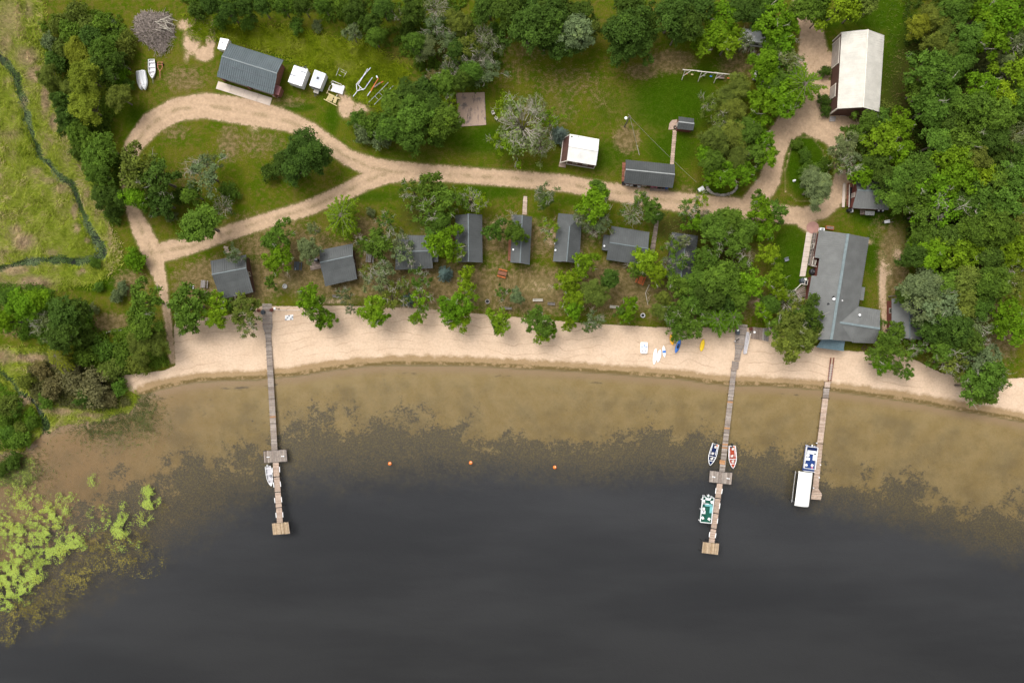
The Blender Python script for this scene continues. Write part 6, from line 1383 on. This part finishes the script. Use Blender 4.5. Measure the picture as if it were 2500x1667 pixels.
TREES = """
195 130 34 s W;212 190 40 s W;212 262 40 s W;175 215 22 s O;293 238 30 s O;228 95 30 b D;255 125 32 b M;250 165 32 b D;148 118 22 h O;118 190 24 s O;175 72 30 h M;213 60 26 h O;250 60 26 h M;300 120 26 h O;
280 95 24 h M;130 205 22 h O;135 150 24 h D;155 250 24 b D;168 295 28 b D;195 325 28 b M;222 345 28 k M;255 360 30 b M;238 385 34 b M;200 375 24 h D;285 395 22 h M;265 60 18 h G;120 100 20 h G;180 35 26 h O;
140 60 22 h O;310 90 16 h O;290 150 20 b D;300 185 18 h B;312 205 16 h M;245 425 28 b M;262 480 30 b D;300 485 22 b D;275 520 22 h D;250 470 20 h O;338 412 46 k O;332 480 30 b B;388 438 44 k D;395 495 36 k D;
360 500 22 k M;420 530 13 h G;500 425 42 p G;470 475 24 b M;545 505 24 d D;560 470 22 h M;497 550 46 b M;440 480 22 h D;515 395 20 p G;330 632 26 h B;287 722 17 h G;60 745 34 b B;95 735 30 b B;110 795 30 p G;
160 770 38 b D;195 755 26 b D;160 820 36 b D;228 752 12 h G;20 785 24 b B;18 725 18 h M;205 825 28 h D;358 735 40 k M;352 790 38 b M;462 745 46 k M;455 785 30 k M;530 735 26 k Y;525 775 28 k Y;598 755 34 k O;
605 790 32 p O;560 745 16 k M;150 868 26 f W;205 868 28 h M;255 850 28 h M;300 870 30 h M;345 840 34 s O;385 835 30 s O;330 885 30 h O;270 900 28 h O;180 930 34 h N;230 945 38 h N;130 945 28 h N;290 945 20 h M;
210 965 28 h D;110 980 18 h M;262 970 22 h N;100 905 20 h N;35 1000 18 h M;12 1020 20 h M;74 1032 16 h M;50 1050 18 h O;20 1058 20 h M;45 1075 24 h M;30 1125 20 h D;4 1145 18 h D;60 930 20 h O;15 990 26 h O;683 575 34 k M;690 625 34 k B;
665 640 26 k Y;660 590 20 b M;660 690 16 k M;755 610 28 b G;765 560 18 p G;838 530 42 f Y;905 517 12 h G;755 735 36 k B;770 750 30 k M;805 775 20 k B;785 790 16 k B;842 722 22 p G;855 755 14 p G;910 755 36 k Y;
925 775 26 k B;920 685 34 p G;955 730 36 p O;900 660 22 p O;985 700 22 p O;920 600 38 k M;960 590 34 p G;985 620 32 p G;945 540 24 p M;940 660 28 p G;885 600 22 p M;1010 470 34 p M;1050 455 36 k M;1090 490 38 k M;
1040 520 38 p M;1065 565 34 p M;1150 490 34 d Y;1175 495 22 p Y;1085 595 42 k B;1110 620 28 p Y;1075 545 26 b M;1025 680 28 p M;1025 725 30 p B;1020 775 20 k Y;1035 750 18 p B;1087 668 20 c S;993 733 17 c S;1137 670 22 k Y;
1137 705 24 k Y;1110 750 40 k B;1125 775 34 k Y;1150 730 22 p B;1090 760 24 p B;1210 565 28 k M;1225 540 22 x G;1258 570 26 b M;1250 525 20 x G;1225 715 20 p M;1262 725 19 s G;1330 475 30 p G;1342 560 26 p Y;1332 490 18 b M;
1450 500 42 k B;1460 470 28 b M;1420 530 26 p G;1465 545 28 p G;1450 560 26 d M;1222 782 30 k Y;1215 800 16 k M;1315 785 36 k M;1345 805 20 k B;1325 815 22 k Y;1392 790 20 k Y;1450 785 26 p G;1435 800 16 p M;1385 690 30 k Y;
1400 720 32 k Y;1400 760 24 k B;1430 640 28 k Y;1450 715 34 s O;1490 682 26 b D;1415 665 22 k Y;1545 520 30 d M;1590 508 28 k M;1565 490 24 p M;1600 530 18 b D;1680 510 28 p M;1710 490 24 p Y;1700 545 26 k B;1720 530 18 d G;
1575 640 34 k Y;1600 665 28 k Y;1555 660 22 k M;1655 640 28 p M;1665 590 20 p G;1625 645 20 d G;1700 690 36 b M;1720 640 36 k M;1660 700 34 k M;1740 560 38 b M;1780 540 36 b M;1765 600 36 p M;1800 590 34 k M;1855 520 36 k B;
1850 485 20 k M;1895 520 28 k M;1870 560 30 k B;1820 560 28 b M;1760 680 42 b M;1730 720 40 b D;1800 650 36 p M;1830 690 38 k B;1875 620 28 k Y;1890 680 30 k Y;1900 715 24 k Y;1700 740 38 k M;1665 760 38 k M;1690 800 28 k M;
1655 805 26 k M;1640 780 26 p M;1610 760 22 s O;1620 730 20 s O;1745 780 34 f B;1785 775 28 f B;1540 745 22 k B;1530 775 18 k B;1515 760 14 k M;1800 730 28 b M;1770 740 26 b D;1865 760 26 k B;1880 745 24 b M;1920 735 34 d M;
1950 750 30 p O;1970 770 38 k D;1935 800 40 k O;1925 835 38 k O;1960 830 36 k O;1895 800 28 k M;1985 800 20 k D;480 28 26 h D;520 18 32 b D;560 30 30 b D;600 18 28 b D;605 55 24 h M;540 55 24 h M;640 20 26 b D;
690 18 24 b M;725 62 24 h M;775 62 16 h G;740 18 24 b D;790 15 26 b M;830 12 28 b M;870 28 34 b D;905 60 30 b D;860 82 26 k G;915 92 28 b M;935 22 34 b D;975 40 26 p O;1010 28 28 b D;1000 65 22 h D;
1012 108 26 b M;1035 118 30 s G;1060 65 28 p G;1062 18 30 d G;1092 100 24 p G;1120 55 30 s O;1138 122 34 p O;1178 85 24 d G;1200 112 30 p G;1192 175 32 p G;1150 175 26 b M;1100 168 26 d G;1085 205 30 b M;1060 190 22 p N;
1170 150 26 d G;1115 130 26 b D;1130 200 24 b D;1210 80 22 h M;1000 240 36 b D;1010 285 42 b M;965 265 36 b M;955 310 36 b M;905 300 32 h M;885 325 24 h G;1010 335 36 b M;1050 265 32 b D;1085 300 38 b M;1065 330 26 h M;
1095 255 22 p Y;930 335 26 h G;870 290 20 h M;1040 225 30 b D;742 380 52 s D;700 398 34 s D;785 385 28 s D;720 420 26 h D;660 420 22 h D;1275 300 62 d P;1235 260 30 p Y;1345 290 26 p Y;1255 350 34 p Y;1320 350 34 d P;
1220 345 26 p Y;1310 260 26 d P;1366 330 22 c S;1195 15 34 b D;1240 25 40 b D;1290 70 46 b D;1340 55 46 b D;1350 15 36 b D;1295 20 36 b D;1400 85 42 b G;1410 40 34 b D;1375 112 34 b D;1330 100 30 b D;1440 75 24 b O;
1535 75 48 b D;1540 25 40 b D;1515 115 34 b D;1560 105 36 b D;1570 55 34 b D;1500 70 28 b D;1640 40 42 b D;1680 55 38 b D;1700 15 40 b D;1650 85 26 b D;1745 85 36 k B;1765 40 34 k B;1720 110 24 k Y;1775 110 28 k Y;
1800 30 32 b D;1830 20 34 b D;1850 45 30 b D;1795 80 20 k Y;1890 55 44 k B;1900 95 36 k B;1925 70 30 k B;1880 120 26 k M;1820 105 22 p G;1870 10 30 b M;1960 25 32 b M;1990 15 34 b M;2000 45 22 k M;2050 20 42 k Y;
2085 30 28 k Y;2110 10 34 b O;1865 165 36 b B;1900 150 22 k M;1925 150 34 p P;1955 215 42 f B;1935 190 26 f B;1900 230 38 k B;1860 255 36 k B;1885 205 34 b M;1920 260 32 k B;1800 215 32 s O;1775 240 30 s O;1730 255 26 p O;
1790 270 30 s O;1760 300 24 p O;1745 345 32 s O;1785 330 36 s O;1825 325 32 b M;1855 300 24 k B;1865 345 24 k B;1870 385 26 k B;1800 385 30 s O;1740 395 28 b M;1720 375 20 b B;1770 430 28 k B;1820 420 26 k B;1845 375 26 k M;
1735 430 22 k B;1990 460 38 s G;1980 440 26 s G;1965 380 17 h M;1992 412 20 h M;1968 418 17 h M;2008 440 16 h D;1945 350 14 h M;2015 400 14 h M;2015 175 15 h D;2012 245 16 h D;2014 270 14 h D;2060 360 34 k G;2085 330 30 k M;2080 400 32 p G;2100 425 30 k B;2050 400 26 p O;
2115 300 26 b M;2150 300 30 k M;2195 305 34 k B;2150 345 42 k Y;2190 375 34 k B;2130 395 28 b D;2150 430 28 b D;2165 270 22 h O;2245 65 30 s W;2285 45 28 s O;2310 75 28 s O;2280 110 28 s O;2320 125 26 s O;2260 165 44 k M;
2285 215 46 k M;2245 220 34 k M;2270 265 40 b M;2310 170 34 b M;2320 250 32 b M;2330 30 34 b M;2370 95 38 b M;2400 35 42 k B;2445 40 46 k B;2420 95 42 k B;2475 60 36 k B;2345 150 30 b M;2480 105 34 p G;2430 165 34 c P;
2405 150 26 c P;2485 175 40 k Y;2395 215 38 k B;2440 240 36 k Y;2375 265 40 b M;2430 290 40 b M;2485 250 34 b M;2310 305 32 b D;2350 345 46 k M;2290 350 38 b M;2320 395 44 k Y;2370 385 38 b O;2420 345 34 b D;2465 335 36 p G;
2490 385 36 b D;2440 390 30 b D;2360 20 30 b D;2195 440 40 b M;2240 415 40 b M;2180 480 34 b M;2230 470 42 k M;2275 460 44 k B;2300 510 44 p B;2260 520 40 p M;2340 435 46 k B;2385 430 40 k Y;2430 440 44 k M;2480 430 40 b M;
2385 495 46 k M;2450 500 46 k M;2340 500 36 b D;2420 555 46 b M;2485 540 38 b O;2370 560 40 b M;2300 580 36 b D;2270 620 36 b B;2320 615 46 k Y;2365 620 34 k Y;2235 625 32 b D;2410 620 36 b D;2460 605 40 k Y;2495 620 34 k Y;
2250 580 30 b M;2225 700 34 b G;2265 700 40 b G;2255 745 40 k G;2310 700 40 b M;2295 755 42 k G;2355 690 40 b O;2400 690 40 b M;2345 735 38 b O;2385 740 36 b M;2430 690 34 b M;2470 690 34 p O;2320 800 40 b D;2350 830 38 b D;
2275 800 34 b D;2300 850 34 b M;2380 790 36 p G;2380 830 28 p G;2455 765 36 k B;2485 800 34 k B;2440 800 24 k B;2200 720 22 b D;2165 830 32 k M;2190 805 20 k M;2155 860 32 k M;2150 890 22 k B;2205 860 26 p M;2215 910 16 k M;
2185 895 16 k M;2240 850 20 p M;2320 885 36 p O;2350 895 30 p O;2400 880 38 k G;2410 920 42 k M;2380 945 40 k M;2430 930 34 p M;2400 960 34 k M;571 622 22 p G;1640 600 24 p M;1120 480 26 p Y;1300 770 14 p M;
240 700 12 h M;230 640 14 h M;300 700 14 h G
"""
trees = []
for it in TREES.replace('\n', '').split(';'):
    w = it.split()
    if len(w) == 5: trees.append((float(w[0]), float(w[1]), float(w[2]), w[3], w[4]))
DIRS = ['right of', 'above and right of', 'above', 'above and left of', 'left of', 'below and left of', 'below', 'below and right of']
ORD = ['nearest', 'second', 'third', 'fourth', 'fifth', 'sixth', 'seventh', 'eighth', 'ninth', 'tenth']
def sector(x, y, lx_, ly_): return int(round(math.degrees(math.atan2(ly_ - y, x - lx_)) / 45)) % 8
def look(tr_):
    sz = 'small ' if tr_[2] < 20 and tr_[3] != 'h' else ('large ' if tr_[2] >= 40 else '')
    if tr_[3] == 'x': return sz + 'bare dead tree'
    return sz + LOOK[tr_[4]] + ' ' + KIND[tr_[3]][1]
looks = [look(tr_) for tr_ in trees]
used_lab = set(); labels = []
for i, tr_ in enumerate(trees):
    best = None
    for nm, lx_, ly_ in LM:
        dd = math.hypot(tr_[0]-lx_, tr_[1]-ly_); s_ = sector(tr_[0], tr_[1], lx_, ly_)
        rank = sum(1 for j, t2 in enumerate(trees) if j != i and looks[j] == looks[i] and sector(t2[0], t2[1], lx_, ly_) == s_ and math.hypot(t2[0]-lx_, t2[1]-ly_) < dd)
        if rank >= len(ORD): continue
        lab = looks[i] + ' ' + (DIRS[s_] + ' ' + nm if rank == 0 and dd < 140 else ORD[rank] + ' such ' + DIRS[s_] + ' ' + nm if rank else 'nearest such ' + DIRS[s_] + ' ' + nm)
        sc = dd + rank * 90
        if lab not in used_lab and (best is None or sc < best[0]): best = (sc, lab)
    used_lab.add(best[1]); labels.append(best[1])
GR = {'b': 'broadleaf trees around the camp', 's': 'willows and soft trees', 'k': 'oaks around the cabins', 'p': 'thin trees among the cabins', 'd': 'dying trees', 'x': 'bare trees', 'f': 'feathery trees', 'c': 'spruces', 'h': 'shrubs and bushes'}
for i, (x, y, r, k, c) in enumerate(trees):
    pr = PROTO[k][(i * 7 + int(x)) % len(PROTO[k])]; R0, zc, tm, lm, twm = pr
    rm = r * MPP * (1.06 if (600 < x < 1930 and 450 < y < 830) else .92 if (y < 110 and 440 < x < 1000) else 1.15); s = rm / R0; zs = s * R.uniform(.92, 1.12)
    if k not in 'hc' and rm < 3.0: zs = s + (1 - s) * .45          # slender young trees stay tall
    if k == 'h': zs *= 1.15
    p_ = at(x, y, min(zc * zs, 9)); nm, _, cat = KIND[k]
    gz_ = float(ground_z(fields(np.array([[x]]), np.array([[y]])))[0, 0]) if (y > 760 or x < 300) else 0.0
    g = thing(nm, labels[i], cat, (p_.x, p_.y, max(gz_, -.45)), R.uniform(0, 6.28), GR[k]); g.scale = (s, s, zs)
    link('trunk', tm, g)
    if lm:
        o = link('crown', lm, g); cc = COLS[c]; j = R.uniform(.86, 1.16); w_ = R.uniform(-.08, .08); o.color = (cc[0]*j*(1+w_), cc[1]*j, cc[2]*j*(1-w_), 1)
    if twm: link('dead_twigs', twm, g, kind='stuff')
# ------------------------------------------------------------------ uncountable growth: tall grass, reeds, lily pads
def near(px, py):
    """photograph pixels from metres"""
    return px / MPP + 1250, 833.5 - py / MPP
def grass_stuff(name, label, n, weight, cols, length, lean, seed, box, sz=.055, zoff=0.0):
    rg = np.random.default_rng(seed)
    x0, x1, y0, y1 = box
    X = rg.uniform(x0, x1, n*4); Y = rg.uniform(y0, y1, n*4); f = fields(X, Y); w = weight(X, Y, f); keep = rg.random(len(X)) < w
    X, Y = X[keep][:n], Y[keep][:n]; f = {k: v[keep][:n] for k, v in f.items()}; m = len(X)
    wx, wy = (X - 1250)*MPP, (833.5 - Y)*MPP; z = np.maximum(ground_z(f), -.42) + zoff
    ang = lumpy(X, Y, 26, seed+1)*9 + rg.normal(size=m)*.55; L = rg.uniform(.6, 1.25, m)*length; ln_ = rg.uniform(*lean, m)
    d = np.stack([np.cos(ang)*np.sin(ln_), np.sin(ang)*np.sin(ln_), np.cos(ln_)], 1); sd_ = np.stack([-np.sin(ang), np.cos(ang), np.zeros(m)], 1)*(rg.uniform(.7,1.4,m)*sz)[:, None]
    b = np.stack([wx, wy, z], 1); V = np.stack([b - sd_, b + sd_, b + d*L[:, None]], 1).reshape(-1, 3)
    t_ = np.clip(lumpy(X, Y, 18, seed+2)*.6 + lumpy(X, Y, 70, seed+3)*.7 - .15 + rg.normal(size=m)*.16, 0, 1); cs = np.array(cols); idx = t_*(len(cs)-1); i0 = np.clip(np.floor(idx).astype(int), 0, len(cs)-2); fr_ = (idx-i0)[:, None]
    C = (cs[i0]*(1-fr_)+cs[i0+1]*fr_); sw = np.clip(f['straw']*1.2 - rg.random(m)*.4, 0, 1)[:, None]; C = (C*(1-sw) + np.array([.36,.26,.16])*sw)*rg.uniform(.8,1.35,m)[:, None]; C = np.concatenate([C, np.ones((m,1))], 1)
    me = arrays_mesh(name, V, np.arange(m*3).reshape(-1, 3), {'col': np.repeat(C, 3, 0)}, M['blade'])
    return tag(link(name, me, kind='stuff'), label, 'grass')
grass_stuff('marsh_grass', 'tall green and straw coloured marsh grass around the creek', 62000, lambda X, Y, f: f['marsh']*(f['streamd'] > 10)*(f['sd'] > -.5)*.85, [(.11,.155,.010),(.18,.23,.018),(.245,.29,.034),(.265,.265,.06),(.37,.28,.15)], .95, (.5, 1.25), 31, (-30, 340, -30, 1110))
grass_stuff('meadow_grass', 'rank yellow green meadow grass behind the garage', 26000, lambda X, Y, f: f['meadow']*.9, [(.085,.13,.004),(.14,.19,.006),(.21,.26,.010),(.25,.25,.045)], .85, (.4, 1.2), 41, (440, 1010, 30, 280))
grass_stuff('weed_growth', 'coarse green weeds along the wood edges', 20000, lambda X, Y, f: np.clip(np.maximum(f['litter'], np.exp(-(((X-2200)/50)**2+((Y-150)/150)**2))), 0, 1)*(f['roadsd'] > 6)*(f['sand'] < .2)*(f['sd'] > 1), [(.035,.07,.01),(.06,.10,.012),(.10,.12,.02),(.13,.10,.04)], .7, (.5, 1.2), 51, (0, 2500, -10, 900))
grass_stuff('creek_cress', 'grey green water plants filling the narrow creek', 15000, lambda X, Y, f: (f['streamd'] < 12)*(lumpy(X, Y, 20, 5) > .2)*(f['sd'] > -1)*.95, [(.020,.040,.008),(.048,.080,.020),(.085,.125,.045),(.12,.155,.075)], .42, (.9, 1.5), 61, (-20, 260, 100, 1060), .09, .05)
grass_stuff('shore_reeds', 'thin green reeds standing in the shallow water by the creek mouth', 9000, lambda X, Y, f: np.clip(np.exp(-(((X-270)/85)**2+((Y-1030)/42)**2)) + np.exp(-(((X-350)/24)**2+((Y-1000)/45)**2)) + np.exp(-(((X-40)/55)**2+((Y-1150)/40)**2)), 0, 1)*(f['sd'] < .4), [(.05,.065,.02),(.09,.10,.03),(.12,.13,.045)], .75, (.7, 1.3), 71, (-20, 420, 960, 1230), .045, .0)
grass_stuff('beach_edge_grass', 'sparse dry grass along the top of the sand', 9000, lambda X, Y, f: np.exp(-((f['sand']-.35)/.25)**2)*(f['sd'] > 3)*(f['roadsd'] > 0)*.8, [(.12,.105,.04),(.18,.14,.07),(.09,.10,.02)], .4, (.5, 1.3), 81, (420, 2500, 730, 960), .04)

def pads(name, label, blobs, n, cols, size, seed, z=-.385, lobed=True):
    rg = np.random.default_rng(seed); P_ = []
    tot = sum(b[4]*b[2]*b[3] for b in blobs)
    for x, y, rx, ry, dn in blobs:
        k = int(n*dn*rx*ry/tot); a = rg.uniform(0, 6.28, k*3); r_ = rg.random(k*3)**.5*1.15; X, Y = x + rx*r_*np.cos(a), y + ry*r_*np.sin(a)
        w = rg.random(len(X)) < np.clip(1.05 - .62*r_**2, 0, 1)*np.clip(1.9*lumpy(X, Y, 8, seed) - .35, 0, 1)*np.clip(1.6*lumpy(X*.7+Y*.7, Y*.7-X*.7, 21, seed+1) - .1, 0, 1); P_.append(np.stack([X[w][:k], Y[w][:k]], 1))
    P_ = np.concatenate(P_); f = fields(P_[:, 0], P_[:, 1]); P_ = P_[f['sd'] < -.3]; m = len(P_)
    wx, wy = (P_[:, 0]-1250)*MPP, (833.5-P_[:, 1])*MPP; s_ = rg.uniform(.6, 1.3, m)*size; ph_ = rg.uniform(0, 6.28, m); ns_ = 7; V = []
    for j in range(ns_): V.append(np.stack([wx + s_*np.cos(ph_+j*6.0/(ns_-1)), wy + s_*np.sin(ph_+j*6.0/(ns_-1)), z + rg.uniform(-.004, .02, m)], 1))
    V = np.stack(V, 1).reshape(-1, 3); cs = np.array(cols); t_ = np.clip(lumpy(P_[:, 0], P_[:, 1], 30, seed+4) + rg.normal(size=m)*.2, 0, .999)*(len(cs)-1); i0 = t_.astype(int); fr_ = (t_-i0)[:, None]; C = (cs[i0]*(1-fr_)+cs[i0+1]*fr_)*rg.uniform(.8,1.2,m)[:, None]
    me = arrays_mesh(name, V, np.arange(m*ns_).reshape(-1, ns_), {'col': np.repeat(np.concatenate([C, np.ones((m,1))], 1), ns_, 0)}, M['blade'])
    return tag(link(name, me, kind='stuff'), label, 'lily pads')
pads('lily_pads', 'bright green lily pads massed on the water at the left edge', [(363,1213,27,28,2.2),(292,1288,24,26,2.4),(297,1248,14,22,1.2),(240,1265,30,30,.9),(190,1300,30,22,.9),(40,1385,70,50,1.6),(90,1345,60,45,1.2),(60,1270,75,60,.8),(130,1300,45,70,1.0),(35,1190,45,45,.6),(40,1440,40,40,1.8),(0,1430,50,60,2.0),(180,1330,30,18,1.6),(150,1215,40,14,.5),(225,1175,16,18,.5),(20,1320,50,50,1.0),(300,1330,40,20,.35),(350,1270,30,20,.4),(140,1240,30,20,.5),(60,1150,25,40,.7),(70,1180,14,20,1.5)],
     36000, [(.14,.175,.027),(.195,.255,.045),(.27,.345,.068),(.21,.235,.033)], .080, 91)
pads('pond_weed', 'brownish yellow pond weed tufts floating off the lily pads', [(270,1350,70,55,1.),(200,1390,60,45,1.),(340,1370,60,40,.6),(150,1430,60,40,.8),(60,1500,60,40,.7),(100,1480,60,40,.7),(20,1540,30,40,.8),(330,1320,40,25,.6),(390,1240,22,12,.8),(240,1330,40,20,1.0)],
     5000, [(.11,.09,.025),(.15,.125,.03),(.19,.16,.04)], .085, 97)

def thicket(name, label, poly, n, col, seed, r=(.5, 1.0), keep=None, nl=26):
    """matted brush nobody could count: leaf mounds all over a patch"""
    rg = np.random.default_rng(seed); P_ = np.array(poly, float); X = rg.uniform(P_[:, 0].min(), P_[:, 0].max(), n*5); Y = rg.uniform(P_[:, 1].min(), P_[:, 1].max(), n*5)
    f = fields(X, Y); w = inside(poly, X, Y) & (f['sd'] > .2) & (f['roadsd'] > 8) & (f['sand'] < .3) & (f['streamd'] > 12) & (lumpy(X, Y, 30, seed) > .28)
    X, Y = X[w][:n], Y[w][:n]; m = len(X); z = ground_z({k: v[w][:n] for k, v in f.items()}); rr = rg.uniform(*r, m)*(.6 + .8*lumpy(X, Y, 45, seed+2))
    c = np.stack([(X-1250)*MPP, (833.5-Y)*MPP, z], 1); d = unit(rg.normal(size=(m*nl, 3))); d[:, 2] = np.abs(d[:, 2]); R_ = np.repeat(rr, nl)[:, None]
    C = np.repeat(c, nl, 0) + d*R_*np.array([1, 1, 1.3])*rg.uniform(.6, 1.05, (m*nl, 1)); N = d + np.array([0, 0, .5]) + rg.normal(size=(m*nl, 3))*.5
    v = np.clip(np.repeat(.5 + (lumpy(X, Y, 24, seed+5)-.5)*.7 + rg.normal(size=m)*.13, nl) + rg.normal(size=m*nl)*.14, 0, 1)
    o = link(name, leaf_mesh(name, C, N, rg.uniform(.12, .24, m*nl), v, rg=rg), kind='stuff'); o.color = (*col, 1); return tag(o, label, 'brush')
thicket('bank_brush', 'matted olive brown brush along the lower left bank', [(60,900),(140,880),(260,880),(300,920),(300,960),(320,985),(250,1000),(160,990),(90,980)], 900, (.105,.105,.035), 201)
thicket('green_brush', 'dense green brush between the left marsh and the sand', [(150,850),(250,815),(320,800),(400,800),(425,850),(420,885),(340,905),(260,900),(160,880)], 900, (.095,.155,.014), 202)
thicket('marsh_brush', 'bright green rank growth at the bottom left corner of the land', [(-20,930),(60,960),(95,1010),(98,1045),(60,1085),(-20,1095)], 700, (.080,.150,.010), 203, (.4, .8))
thicket('hedge_brush', 'green undergrowth between the creek and the gravel loop', [(100,60),(170,20),(300,40),(320,120),(300,220),(270,300),(280,400),(300,500),(290,560),(250,520),(215,420),(170,330),(140,230),(110,130)], 1500, (.085,.140,.012), 204)
thicket('back_brush', 'green undergrowth along the top edge behind the garage', [(430,-20),(1230,-20),(1230,150),(1180,220),(1080,230),(1000,150),(900,90),(760,35),(600,40),(470,30)], 1300, (.075,.130,.011), 205)
thicket('wood_undergrowth', 'dark undergrowth beneath the right hand woods', [(2200,-20),(2520,-20),(2520,640),(2420,720),(2300,860),(2250,700),(2210,560),(2180,420),(2230,250)], 1700, (.050,.085,.010), 206, (.5, 1.1))
thicket('shore_brush', 'leafy green growth at the left edge above the marsh', [(-20,690),(110,700),(160,740),(220,770),(240,820),(150,850),(80,830),(-20,800)], 700, (.080,.150,.012), 207)
